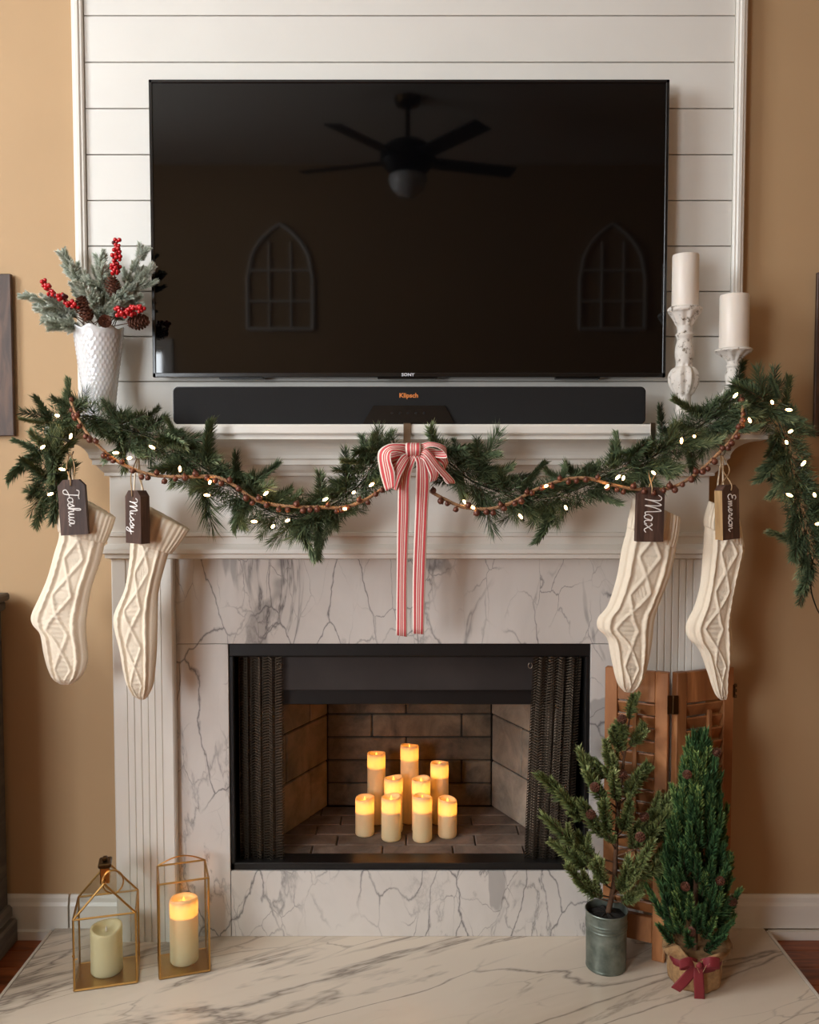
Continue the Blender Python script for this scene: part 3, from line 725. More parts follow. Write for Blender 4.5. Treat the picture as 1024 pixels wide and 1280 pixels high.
# ------------------------------------------------------------------ string lights
bl_px = [(70, 519), (88, 547), (52, 560), (80, 587), (65, 617), (147, 566), (160, 573), (192, 560), (225, 588), (262, 604), (261, 619), (320, 652), (342, 657), (361, 650), (331, 618), (405, 625), (443, 615), (463, 607), (430, 636), (583, 629), (593, 636), (652, 647), (684, 607), (708, 636), (760, 607), (771, 598), (779, 599), (816, 590), (852, 553), (868, 545), (918, 496), (938, 527), (966, 504), (984, 512), (987, 540), (984, 554), (1003, 581), (985, 618), (1019, 620), (1021, 655)]
sl = thing('string_lights', W(512, 575, -.3), 'string of tiny warm white lights wound through the pine garland', 'string lights')
bm_ = MB(); bm_.lathe([(.0014, -.003), (.0029, 0), (.0034, .004), (.0029, .009), (.001, .012)], (0, 0, 0), 10); bme = bm_.mesh('bulb', smooth='all'); bme.materials.append(M['bulb'])
hm_ = MB(); hm_.lathe([(.0022, -.012), (.0026, -.003), (.0016, -.003)], (0, 0, 0), 8); hme = hm_.mesh('socket'); hme.materials.append(M['cord'])
pts = []
for x, y in bl_px:
    Y = gY - .055 - random.uniform(0, .02); p = W(x, y, Y); d = Vector((random.uniform(-.8, .8), -.35, random.uniform(-.3, .9)))
    b = put('bulb', bme, p, d, sl, 1.0); s2 = bpy.data.objects.new('socket', hme); link(s2, b)
    pts.append(p - d.normalized() * .012)
ca = cr([tuple(W(x, y + 4 * sin(x * .05), gY - .035)) for x, y, Y in gp], 6); q = MB(); q.tube([Vector(c) + Vector((.004 * sin(i_ * 1.3), .05, .008 * sin(i_ * .7))) for i_, c in enumerate(ca)], .0010, 5); q.build('wire', 'cord', sl)
q = MB()
for p in pts:
    nn = min(ca, key=lambda c: (Vector(c) - p).length); q.tube([p, (p + Vector(nn)) / 2 + Vector((0, .01, 0)), nn], .0009, 4)
q.build('lead_wire', 'cord', sl)['kind'] = 'stuff'
q = MB(); q.tube([W(x, y, Y) for x, y, Y in cr([(1010, 700, -.25), (1013, 725, -.24), (1015, 742, -.22), (1021, 760, -.18), (1032, 785, -.12), (1045, 850, -.05), (1050, 1000, -.04), (1050, 1100, -.04)], 8)], .0018, 6); q.build('plug_cord', 'cord', sl)
# ------------------------------------------------------------------ bell bead garland
def bead_garland(path, name, label, gap):
    P = [W(x, y, Y) for x, y, Y in cr(path, 14)]
    root = thing(name, P[len(P) // 2], label, 'bead garland', 'rustic bell garlands')
    q = MB()
    for ph in (0, 2 * pi / 3, 4 * pi / 3):
        pt = []
        L = 0
        for i, p in enumerate(P):
            if i: L += (p - P[i - 1]).length
            a = L / .022 * 2 * pi + ph; pt.append(p + Vector((0, cos(a) * .0022, sin(a) * .0022)))
        q.tube(pt, .0028, 6)
    q.build('jute_rope', 'rope', root, smooth='all')
    bb = MB(); bb.ball((0, 0, 0), .0078, 12, 8); bb.box((-.0006, -.0081, -.006), (.0006, -.004, .002)); bb.lathe([(.0018, .007), (.0026, .009), (.0016, .011)], (0, 0, 0), 8); me = bb.mesh('bell', smooth='all'); me.materials.append(M['bell'])
    L = 0; nxt = gap * .5; k = 0
    for a, b in zip(P, P[1:]):
        seg = (b - a).length
        while nxt < L + seg:
            p = a.lerp(b, (nxt - L) / seg); off = Vector((random.uniform(-.003, .003), -.003 - random.uniform(0, .006), random.uniform(-.012, -.002) if k % 4 else .007))
            o = bpy.data.objects.new('bell', me); o.location = p + off - root.location; o.rotation_euler = (random.uniform(-.4, .4), random.uniform(-.6, .6), random.uniform(-1.5, 1.5)); o.scale = (random.uniform(.8, 1.1),) * 3; link(o, root)
            nxt += gap * random.uniform(.65, 1.35); k += 1
        L += seg
    return root
B0 = gY - .06
bead_garland([(88, 500, -.25), (96, 520, -.3), (112, 545, B0), (140, 572, B0), (170, 588, B0), (200, 595, B0), (235, 596, B0), (268, 596, B0), (292, 606, B0), (318, 624, B0), (350, 632, B0), (395, 634, B0), (430, 634, B0), (458, 624, B0), (488, 604, B0 + .02)], 'bell_garland', 'jute rope strung with rusty bells, swag left of the striped bow', .021)
bead_garland([(538, 614, B0 + .02), (556, 624, B0), (580, 634, B0), (612, 636, B0), (640, 628, B0), (670, 612, B0), (704, 600, B0), (735, 598, B0), (765, 606, B0), (800, 612, B0), (838, 610, B0), (868, 594, B0), (895, 570, B0), (918, 545, B0), (928, 520, -.3), (926, 494, -.26)], 'bell_garland', 'jute rope strung with rusty bells, swag right of the striped bow', .022)

# ================================================================== HANGERS
def hanger(px, Y0, label, m='silver', drop=575):
    x = W(px, 540, -.215).x; root = thing('mantel_hook', (x, -.19, ZS), label, 'hook', 'metal hooks clipped over the mantel shelf')
    w = .0095 if px < 600 else .007
    q = MB(); zb_ = W(px, drop, -.22).z
    q.bbox((x - w, -.218, zb_), (x + w, -.2155, ZS + .003), .0008); q.bbox((x - w, -.218, ZS + .0003), (x + w, -.168, ZS + .003), .0008); q.build('clip_strap', m, root)
    q = MB(); q.tube([(x, -.218 - .02 * sin(a), zb_ + .004 - .012 + .012 * cos(a)) for a in [k * pi / 6 for k in range(0, 10)]], .0018, 6); q.build('hook_prong', m, root)
    return root
hanger(509, 0, 'metal hook over the mantel shelf holding the striped bow', drop=556)
hanger(816, 0, 'metal hook over the shelf above the second stocking from the right', drop=560)
hanger(88, 0, 'metal hook over the shelf above the leftmost stocking', drop=560)
hanger(172, 0, 'metal hook over the shelf above the second stocking from the left', drop=565)
hanger(903, 0, 'metal hook over the shelf above the rightmost stocking', drop=560)

# ================================================================== BOW
RT = .0005
def ribbon(mb, A, B, n=8):
    """A,B: edge polylines of (px,py,Y)"""
    A = cr(A, n); B = cr(B, n); k = len(mb.v); m = 6
    for a, b in zip(A, B):
        pa, pb = W(*a), W(*b)
        for j in range(m + 1): mb.v.append(pa.lerp(pb, j / m)); mb.uv.append((j / m, 0))
    for i in range(len(A) - 1):
        for j in range(m): q_ = k + i * (m + 1) + j; mb.f.append((q_, q_ + 1, q_ + m + 2, q_ + m + 1))
def ribobj(name, A, B, root, m='stripe'):
    q = MB(); ribbon(q, A, B); o = q.build(name, m, root, smooth='all'); s_ = o.modifiers.new('thickness', 'SOLIDIFY'); s_.thickness = .0007; return o
bow = thing('ribbon_bow', W(516, 566, -.34), 'red and white striped ribbon bow with two long tails at the shelf centre', 'bow')
y0 = -.355
ribobj('tail', [(514, 562, y0), (508, 572, y0 - .006), (499, 592, y0), (497, 640, y0 + .03), (496, 720, y0 + .06), (495, 794, y0 + .07)], [(524, 566, y0 - .008), (518, 580, y0 - .012), (513, 600, y0 - .002), (512, 640, y0 + .03), (509, 720, y0 + .06), (509, 796, y0 + .07)], bow)
ribobj('tail', [(514, 566, y0 - .008), (520, 578, y0 - .012), (520, 600, y0 - .002), (519, 640, y0 + .03), (516, 720, y0 + .06), (516, 792, y0 + .07)], [(526, 562, y0), (533, 574, y0 - .006), (537, 600, y0), (535, 640, y0 + .03), (532, 720, y0 + .06), (530, 793, y0 + .07)], bow)
ribobj('loop', [(512, 555, y0), (500, 554, y0 - .01), (484, 556, y0 - .02), (473, 566, y0 - .02), (475, 590, y0 - .015), (482, 614, y0 - .005)], [(510, 570, y0), (500, 566, y0 - .025), (490, 566, y0 - .04), (489, 575, y0 - .045), (494, 592, y0 - .035), (494, 609, y0 - .02)], bow)
ribobj('loop', [(510, 558, y0 + .004), (490, 560, y0 + .004), (474, 563, y0 + .012), (474, 580, y0 + .008), (488, 576, y0), (510, 566, y0)], [(510, 572, y0 + .005), (494, 576, y0 - .01), (482, 584, y0 - .006), (484, 600, y0 - .006), (494, 594, y0 - .01), (508, 574, y0 - .004)], bow)
ribobj('loop', [(508, 566, y0 - .012), (500, 572, y0 - .02), (490, 590, y0 - .024), (488, 606, y0 - .015), (494, 611, y0 - .01), (497, 596, y0), (508, 576, y0)], [(512, 574, y0 - .012), (508, 582, y0 - .024), (501, 596, y0 - .03), (496, 612, y0 - .02), (498, 611, y0 - .01), (503, 598, y0), (512, 578, y0)], bow)
ribobj('loop', [(524, 555, y0), (538, 552, y0 - .01), (552, 555, y0 - .012), (558, 560, y0 - .01), (548, 563, y0), (526, 562, y0)], [(524, 564, y0 - .01), (538, 558, y0 - .03), (552, 562, y0 - .035), (559, 572, y0 - .03), (546, 572, y0 - .02), (526, 568, y0 - .005)], bow)
ribobj('loop', [(524, 558, y0 - .01), (536, 562, y0 - .02), (550, 580, y0 - .02), (568, 600, y0 - .01), (566, 604, y0 + .005), (552, 590, y0), (528, 568, y0)], [(524, 566, y0 - .012), (532, 570, y0 - .03), (546, 588, y0 - .032), (560, 604, y0 - .02), (556, 602, y0 - .005), (548, 588, y0 - .01), (528, 574, y0)], bow)
ribobj('loop', [(524, 562, y0 - .004), (534, 566, y0 - .012), (546, 578, y0 - .012), (549, 590, y0 - .01), (546, 600, y0 - .008)], [(524, 572, y0 - .006), (530, 576, y0 - .02), (535, 588, y0 - .02), (538, 596, y0 - .018), (537, 603, y0 - .014)], bow)
ribobj('loop', [(524, 560, y0 + .002), (540, 560, y0 + .006), (556, 566, y0 + .008), (561, 578, y0 + .01)], [(524, 570, y0 + .002), (538, 572, y0 - .004), (552, 580, y0 - .006), (556, 588, y0)], bow)
q = MB(); ribbon(q, [(508, 554, y0 + .008), (507, 556, y0 - .015), (507, 562, y0 - .024), (508, 568, y0 - .015), (509, 571, y0 + .008)], [(526, 554, y0 + .008), (526, 556, y0 - .015), (526, 562, y0 - .024), (525, 568, y0 - .015), (524, 571, y0 + .008)])
o = q.build('knot', 'stripe', bow, smooth='all'); s_ = o.modifiers.new('thickness', 'SOLIDIFY'); s_.thickness = .0012
q = MB(); q.tube([W(516, 562, y0 + .006), W(514, 560, -.30), W(510, 556, -.245), W(509, 560, -.235)], .002, 6); q.build('tie_wire', 'string', bow)

# ================================================================== STOCKINGS
def stocking(secs, scale, off, label, cuff, Yc, turn=0.0, loop=None, seed=0):
    ss = [((off[0] + a / scale), (off[1] + b / scale), (off[0] + c / scale), (off[1] + d / scale)) for a, b, c, d in secs]
    D = cr(ss, 14); N = len(D); m = 56
    top = W((D[0][0] + D[0][2]) / 2, D[0][1], Yc)
    root = thing('christmas_stocking', top, label, 'stocking', 'cream cable knit stockings hanging from the mantel')
    q = MB(); L = [W(d[0], d[1], Yc) for d in D]; R_ = [W(d[2], d[3], Yc) for d in D]
    s_len = [0]
    for i in range(1, N): s_len.append(s_len[-1] + ((L[i] + R_[i]) / 2 - (L[i - 1] + R_[i - 1]) / 2).length)
    T = s_len[-1]
    def relief(s, t, wv):
        """s metres along, t -1..1 across; cable relief in metres"""
        u = s + turn * .02; per = .098; ph = (u / per) % 1.0
        dia = abs(2 * ph - 1) * .40; tc = t - turn * .22
        e = abs(abs(tc) - dia); h = .0052 * math.exp(-(e / .055) ** 2)                    # diamond ropes
        if abs(tc) < dia - .07: h += .0022 * (sin(s * 900) * sin(t * 46))                  # moss stitch inside
        for c0 in (-.62, .64):
            e2 = abs(tc - c0 - .035 * sin(u / .022 * pi)); h += .0050 * math.exp(-(e2 / .06) ** 2); e3 = abs(tc - c0 + .035 * sin(u / .022 * pi)); h += .0036 * math.exp(-(e3 / .06) ** 2)
            h -= .0018 * (math.exp(-((tc - c0 - .16) / .03) ** 2) + math.exp(-((tc - c0 + .16) / .03) ** 2))
        h += .0006 * sin(t * 110 + 2 * sin(s * 500))
        return h
    for i in range(N):
        w_ = (R_[i] - L[i]).length; th = min(.024, w_ * .33) * (1 if i < N - 10 else .55 + .045 * (N - i))
        c = (L[i] + R_[i]) / 2; ax = (R_[i] - L[i]) / 2
        for j in range(2 * m):
            t_ = -cos(pi * j / m) if j <= m else cos(pi * (j - m) / m) * 1.0
            front = j <= m; sgn = -1 if front else 1
            prof = (1 - abs(t_) ** 2.4) ** .6 if abs(t_) < 1 else 0
            rel = relief(s_len[i], t_, w_) * min(1, prof * 1.8) * min(1, (T - s_len[i]) / .03 + .2) if front else 0
            wob = .0025 * noise.noise(Vector((t_ * 2 + seed, s_len[i] * 14, seed)))
            q.v.append(c + ax * t_ + Vector((0, sgn * (th * prof) - rel + wob, 0)))
    for i in range(N - 1):
        for j in range(2 * m):
            a = i * 2 * m + j; b = i * 2 * m + (j + 1) % (2 * m); q.f.append((a, b, b + 2 * m, a + 2 * m))
    q.f.append(tuple((N - 1) * 2 * m + j for j in range(2 * m))); q.f.append(tuple(range(2 * m))[::-1])
    q.build('knitted_leg', 'knit', root, smooth='all')
    # ribbed cuff: rows from top pair to bottom pair (px)
    cs = [(off[0] + a / scale, off[1] + b / scale, off[0] + c / scale, off[1] + d / scale) for a, b, c, d in cuff]
    D = cr(cs, 6); q = MB(); n2 = 150; ribs = 14; N = len(D)
    for i, d in enumerate(D):
        Lp, Rp = W(d[0], d[1], Yc), W(d[2], d[3], Yc); c = (Lp + Rp) / 2; ax = (Rp - Lp) / 2; f = i / (N - 1); th = .031 * (1 - .12 * (2 * f - 1) ** 8)
        for j in range(n2):
            a = 2 * pi * j / n2; co, si = cos(a), sin(a); rr = 1 + 0 * a; rb = .0028 * cos(a * ribs * 2) * (0.3 if f > .95 else 1)
            q.v.append(c + ax * (abs(co) ** .8 * (1 if co > 0 else -1)) + Vector((0, si * (th + rb) , 0)))
    for i in range(N - 1):
        for j in range(n2): a = i * n2 + j; b = i * n2 + (j + 1) % n2; q.f.append((a, b, b + n2, a + n2))
    q.f.append(tuple(range(n2))[::-1]); q.f.append(tuple((N - 1) * n2 + j for j in range(n2)))
    q.build('ribbed_cuff', 'knit', root, smooth='all')
    if loop:
        q = MB(); q.tube([W(*p) for p in cr(loop, 6)], .0022, 6); q.build('hanging_loop', 'knit', root, smooth='all')
    return root
stocking([(215, 520, 412, 520), (226, 575, 400, 600), (205, 650, 385, 665), (180, 740, 352, 765), (148, 815, 338, 830), (119, 880, 330, 890), (124, 915, 328, 940), (152, 950, 332, 1000), (165, 1020, 335, 1050), (180, 1075, 325, 1090), (200, 1118, 302, 1122), (226, 1142, 270, 1144)], 3.046, (0, 480),
         'cream cable knit stocking, leftmost, hanging against the tan wall', [(235, 398, 440, 510), (215, 480, 425, 556), (222, 560, 404, 606)], -.262, 0.0, [(84, 636, -.262), (86, 600, -.262), (88, 570, -.24), (91, 600, -.262), (95, 636, -.262)], 1)
stocking([(505, 560, 655, 560), (497, 610, 652, 612), (492, 680, 636, 665), (475, 780, 606, 780), (438, 868, 601, 860), (433, 920, 600, 930), (455, 1010, 597, 1020), (468, 1085, 592, 1085), (482, 1140, 585, 1140), (503, 1180, 568, 1182), (528, 1200, 552, 1201)], 3.046, (0, 480),
         'cream cable knit stocking hanging in front of the left white pilaster', [(488, 430, 722, 555), (480, 510, 690, 602), (488, 590, 655, 646)], -.262, -0.35, [(168, 634, -.262), (168, 605, -.262), (172, 575, -.24), (177, 605, -.262), (180, 634, -.262)], 2)
stocking([(245, 330, 480, 330), (238, 390, 472, 450), (215, 480, 468, 500), (190, 620, 440, 610), (150, 740, 398, 720), (104, 800, 372, 800), (104, 850, 362, 880), (146, 895, 352, 950), (163, 975, 342, 1010), (182, 1065, 325, 1075), (200, 1115, 300, 1120), (228, 1148, 272, 1150)], 3.767, (720, 560),
         'cream cable knit stocking dangling over the left shutter panel', [(268, 232, 492, 328), (250, 320, 484, 405), (240, 376, 468, 475)], -.262, 0.0, [(812, 612, -.262), (813, 590, -.262), (816, 568, -.24), (819, 590, -.262), (820, 612, -.262)], 3)
stocking([(612, 330, 770, 330), (606, 380, 788, 450), (600, 480, 792, 500), (586, 640, 755, 650), (560, 740, 738, 760), (520, 828, 732, 830), (527, 890, 735, 910), (580, 950, 728, 1000), (618, 1050, 718, 1060), (640, 1120, 714, 1125), (660, 1165, 713, 1160), (682, 1186, 708, 1184)], 3.767, (720, 560),
         'cream cable knit stocking, rightmost, hanging beside the tan wall', [(628, 250, 768, 340), (606, 325, 782, 405), (604, 366, 793, 476)], -.262, 0.5, [(896, 626, -.262), (898, 600, -.262), (903, 568, -.24), (904, 600, -.262), (905, 626, -.262)], 4)

# ================================================================== NAME TAGS
GL = {  # brush script letters: list of strokes, baseline 0, x-height 1
 'J': (1.5, [[(.2, 1.7), (.5, 2.15), (1.5, 2.0), (1.9, 2.1)], [(1.2, 2.05), (1.1, 1.0), (.85, -.5), (.3, -.7), (.1, -.2), (.8, .2), (1.6, .4)]]),
 'o': (1.0, [[(.6, .95), (.15, .75), (.1, .2), (.45, 0), (.85, .3), (.8, .8), (.5, .95), (.9, .85), (1.1, .9)]]),
 's': (.85, [[(0, .1), (.45, .9), (.6, 1.1), (.62, .7), (.75, .25), (.4, -.02), (.15, .1)], [(.7, .1), (.95, .3)]]),
 'h': (1.1, [[(0, .1), (.5, 1.4), (.55, 2.1), (.3, 2.1), (.2, 1.0), (.15, 0), (.4, .8), (.7, .95), (.75, .4), (.85, 0), (1.15, .25)]]),
 'u': (1.1, [[(0, .3), (.15, .95), (.15, .3), (.35, 0), (.65, .3), (.75, .95), (.75, .2), (.95, 0), (1.15, .3)]]),
 'a': (1.1, [[(.75, .85), (.35, .95), (.05, .5), (.2, .02), (.5, .1), (.75, .9), (.75, .2), (.95, 0), (1.2, .3)]]),
 'M': (2.0, [[(-.3, 1.6), (0, 2.0), (.35, 1.8), (.3, .6), (.2, 0), (.5, 1.2), (.9, 2.0), (1.0, 1.2), (.95, 0), (1.25, 1.3), (1.6, 2.0), (1.7, 1.0), (1.75, .1), (2.05, .1)]]),
 'i': (.55, [[(0, .3), (.15, .95), (.15, .25), (.3, 0), (.6, .3)], [(.2, 1.4), (.22, 1.5)]]),
 'y': (1.1, [[(0, .6), (.15, .95), (.15, .3), (.4, .05), (.7, .4), (.75, .95), (.7, -.3), (.4, -1.0), (.05, -.8), (.4, -.2), (1.2, .3)]]),
 'x': (1.0, [[(0, .8), (.2, .95), (.5, .4), (.75, 0), (1.1, .2)], [(.85, 1.0), (.4, .45), (.05, 0)]]),
 'E': (1.4, [[(1.2, 1.8), (.8, 2.1), (.3, 1.8), (.4, 1.25), (.9, 1.15), (.2, .9), (.05, .3), (.5, -.05), (1.2, .3)]]),
 'm': (1.5, [[(0, .7), (.12, .95), (.12, 0), (.35, .8), (.55, .9), (.58, 0), (.8, .8), (1.0, .9), (1.05, .2), (1.2, 0), (1.5, .3)]]),
 'e': (.85, [[(.05, .4), (.5, .6), (.5, .95), (.2, .9), (.05, .4), (.3, 0), (.9, .3)]]),
 'r': (.75, [[(0, .3), (.25, 1.05), (.35, .85), (.6, .85), (.5, .2), (.8, .1)]]),
 'n': (1.1, [[(0, .7), (.12, .95), (.12, 0), (.35, .75), (.65, .9), (.7, .2), (.9, 0), (1.3, .4)]]),
}
def name_tag(cx, cy, wpx, hpx, Y, yaw, thick, label, word, sz, roll=0.0, sidemat='tagwood', knot=None, hook=None):
    c = W(cx, cy, Y); s_ = (Y - CAMY) / F; w, h = wpx * s_ / 2, hpx * s_ / 2
    root = thing('wooden_name_tag', c, label, 'name tag', 'wooden name tags on the stockings')
    X = Matrix.Translation(c) @ Matrix.Rotation(yaw, 4, 'Z') @ Matrix.Rotation(roll, 4, 'Y')
    ch = w * .42; poly = [(-w, -h), (w, -h), (w, h - ch * 1.1), (w - ch, h), (-w + ch, h), (-w, h - ch * 1.1)]
    q = MB(); q.prism(poly, -thick / 2, thick / 2, X); o = q.build('wood_block', 'tagwood', root)
    if sidemat != 'tagwood':
        q = MB(); q.prism([(-w - .0006, -h), (-w + .001, -h), (-w + .001, h - ch * 1.1), (-w - .0006, h - ch * 1.1)], -thick / 2 + .0005, thick / 2 - .0005, X); e = q.build('raw_edge', sidemat, root); e['label'] = 'pale unstained cut edge'
    # lettering running downwards
    tot = sum(GL[ch_][0] for ch_ in word); k = sz; y = tot * k / 2; q = MB()
    for ch_ in word:
        adv, sts = GL[ch_]
        for st in sts:
            P_ = cr([(a, b) for a, b in st], 5)
            q.tube([X @ Vector(((b - .75) * k, -thick / 2 - .0006, y - a * k)) for a, b in P_], .0013 if sz > .0085 else .0011, 5)
        y -= adv * k
    q.build('lettering', 'paintw', root)
    # hole and twine
    q = MB(); q.lathe([(.003, 0), (.0031, .0006)], (0, 0, 0), 12); q.v = [X @ Vector((p.x, -thick / 2 - p.z, h - .014 + p.y)) for p in q.v]; q.build('hole', 'wick', root)
    hk = W(*hook); hp = X @ Vector((0, -thick / 2 - .002, h - .014)); hb = X @ Vector((.002, thick / 2 + .002, h - .012)); tp1 = X @ Vector((0, -thick / 2 - .003, h + .002))
    q = MB(); q.tube(cr([tuple(hp), tuple(tp1), tuple(tp1.lerp(hk, .5) + Vector((-.009, 0, 0))), tuple(hk + Vector((-.004, 0, 0))), tuple(hk + Vector((0, 0, .006))), tuple(hk + Vector((.004, 0, 0))), tuple(tp1.lerp(hk, .5) + Vector((.009, .005, 0))), tuple(X @ Vector((.002, thick / 2 + .003, h + .003))), tuple(hb)], 5), .0015, 6)
    q.build('twine', 'string', root, smooth='all')
    return root
name_tag(92, 634, 33, 69, -.315, radians(4), .018, 'dark wooden name tag on the leftmost stocking, white script', 'Joshua', .0136, radians(-3), hook=(88, 570, -.25))
name_tag(172, 646, 32, 66, -.325, radians(-38), .026, 'weathered wooden name tag on the second stocking from left, turned leftwards', 'Missy', .0155, 0, hook=(172, 576, -.25))
name_tag(812, 643, 34, 68, -.325, radians(3), .02, 'dark wooden name tag on the stocking above the shutters', 'Max', .0205, radians(1), hook=(816, 575, -.25))
name_tag(909, 640, 28, 68, -.315, radians(26), .026, 'dark wooden name tag with pale edge on the rightmost stocking', 'Emerson', .0122, radians(-3), 'rawwood', hook=(903, 572, -.25))

# ================================================================== VASE + BERRIES
vY = -.115; vb = W(125, 520, vY); VX = W(124, 460, vY).x; vh = W(124, 411, vY).z - ZS; vr1 = 30.5 * (vY - CAMY) / F; vr0 = 17 * (vY - CAMY) / F
vase = thing('milk_glass_vase', (VX, vY, ZS), 'white hobnail milk glass vase at the left end of the mantel shelf', 'vase')
q = MB(); prof = [(vr0 * .6, 0), (vr0 * 1.0, .002), (vr0, .01)]
nz = 66
for i in range(nz + 1): t_ = i / nz; prof.append((vr0 + (vr1 - vr0) * t_ ** 1.1, .012 + (vh - .012) * t_))
prof += [(vr1 - .004, vh - .001), (vr1 - .005, vh - .01), (vr0 - .004, .03), (0, .02)]
def vrf(th, r, z):
    if r > vr0 and z < vh - .022 and z > .018:
        row = z / .0115; u = th / (2 * pi) * 28 + (.5 if int(row) % 2 else 0); du = (u % 1) - .5; dv = (row % 1) - .5; d2 = du * du + dv * dv
        if d2 < .085: r += .0013 * sqrt(1 - d2 / .085)
    if z > vh - .012: k_ = (z - vh + .012) / .012; z += .004 * k_ * cos(th * 8); r += .0018 * k_ * cos(th * 8)
    return r, z
q.lathe(prof, (VX, vY, ZS), 196, vrf); q.build('vase_body', 'milk', vase, smooth='all')
VT = Vector((VX, vY, ZS + vh))
FS = [sprig_mesh('flocked_a', .065, 230, .021, 1.15, .012, 11, w=.0016, mat_='flock'), sprig_mesh('flocked_b', .055, 200, .023, 1.2, -.01, 12, w=.0016, mat_='flock')]
FCM = cone_mesh('cone_big', .021, .055)
def stemmed(name, label, cat, group, tip, base=None):
    root = thing(name, VT + Vector((0, 0, -.1)), label, cat, group); return root
def spray(tips, label, k0):
    root = thing('flocked_pine_spray', VT + Vector((random.uniform(-.01, .01), random.uniform(-.01, .01), -.14)), label, 'foliage', 'snowy pine sprays in the vase')
    for (x, y, Y) in tips:
        tip = W(x, y, Y); a = VT + Vector((random.uniform(-.03, .03), random.uniform(-.02, .02), -.02)); mid = a.lerp(tip, .5) + Vector((0, 0, .012))
        P_ = [Vector(p) for p in cr([tuple(root.location), tuple(a), tuple(mid), tuple(tip)], 5)]
        q = MB(); q.tube(P_, .0014, 5); q.build('twig', 'twig', root)
        for f in (.45, .62, .78, .95):
            p = a.lerp(mid, f * 2) if f < .5 else mid.lerp(tip, (f - .5) * 2); d = (tip - mid).normalized()
            for s2 in range(4):
                dd = (d + Vector((random.uniform(-.8, .8), random.uniform(-.7, .5), random.uniform(-.6, .8))) * (.9 if f < .9 else .4)).normalized()
                put('pine_sprig', FS[random.randint(0, 1)], p, dd, root, random.uniform(.5, .85))
    return root
spray([(44, 372, vY - .02), (62, 392, vY - .03), (78, 408, vY - .05), (70, 380, vY - .05)], 'frosted pine spray reaching left over the tan wall', 0)
spray([(88, 332, vY), (98, 350, vY - .03), (108, 368, vY - .04), (92, 345, vY + .03)], 'frosted pine spray standing up left of the tall berry stem', 1)
spray([(176, 322, vY), (182, 345, vY - .01), (170, 352, vY), (168, 380, vY - .02), (126, 335, vY + .02), (150, 375, vY - .04), (120, 385, vY - .05), (128, 352, vY - .04), (112, 362, vY - .03), (140, 388, vY - .05)], 'frosted pine spray fanned out to the right, behind the upright cone', 2)
bb = MB(); bb.ball((0, 0, 0), .0056, 10, 8); bme2 = bb.mesh('berry', smooth='all'); bme2.materials.append(M['berry'])
bb = MB(); bb.ball((0, 0, 0), .0056, 8, 6); bdk = bb.mesh('berry', smooth='all'); bdk.materials.append(mat('dark_berry', (70, 16, 20), .3))
def berries(path, n, rad, label):
    P_ = [W(*p) for p in cr(path, 8)]; root = thing('berry_stem', VT + Vector((0, 0, -.12)), label, 'berry stem', 'red berry stems in the vase')
    q = MB(); q.tube([root.location, VT + Vector((0, 0, -.02))] + P_, .0016, 6); q.build('stem', 'twig', root)
    for i in range(n):
        t_ = i / (n - 1); p = P_[int(t_ * (len(P_) - 1))]; a = i * 2.4
        r_ = rad * random.uniform(.35, 1) * (1 - .45 * t_); off = Vector((cos(a) * r_, sin(a) * r_ * .8 - .002, random.uniform(-.5, .5) * rad))
        o = bpy.data.objects.new('berry', bme2 if random.random() > .08 else bdk); o.location = p + off - root.location; o.scale = (random.uniform(.8, 1.1),) * 3; link(o, root)
berries([(92, 384, vY - .07), (80, 372, vY - .08), (66, 366, vY - .08), (54, 352, vY - .08)], 56, .016, 'red berry stem reaching left from the vase')
berries([(144, 342, vY - .06), (145, 330, vY - .06), (147, 316, vY - .06), (146, 300, vY - .05)], 44, .0155, 'red berry stem pointing straight up above the vase')
berries([(150, 388, vY - .08), (156, 392, vY - .09), (168, 388, vY - .09), (178, 386, vY - .09)], 52, .0175, 'red berry stem lying low at the right of the vase rim')
def cone_thing(x, y, Y, d, sc, label):
    p = W(x, y, Y); root = thing('pine_cone', p, label, 'pine cone', 'brown pine cones in the vase'); put('cone_scales', FCM, p, d, root, sc)
    q = MB(); q.tube([p + Vector(d).normalized() * .004, p.lerp(VT, .6), VT + Vector((0, 0, -.03))], .0014, 5); q.build('stem', 'twig', root)
cone_thing(142, 372, vY - .045, (-.03, -.1, 1), .95, 'upright brown pine cone below the tall red berries')
cone_thing(112, 400, vY - .05, (-.35, -.2, 1), 1.1, 'brown pine cone leaning left just above the vase rim')
cone_thing(128, 404, vY - .06, (.6, -.8, .1), .75, 'brown pine cone resting at the centre of the vase rim')
cone_thing(160, 404, vY - .055, (1, -.2, .1), 1.0, 'brown pine cone jutting right over the vase rim')

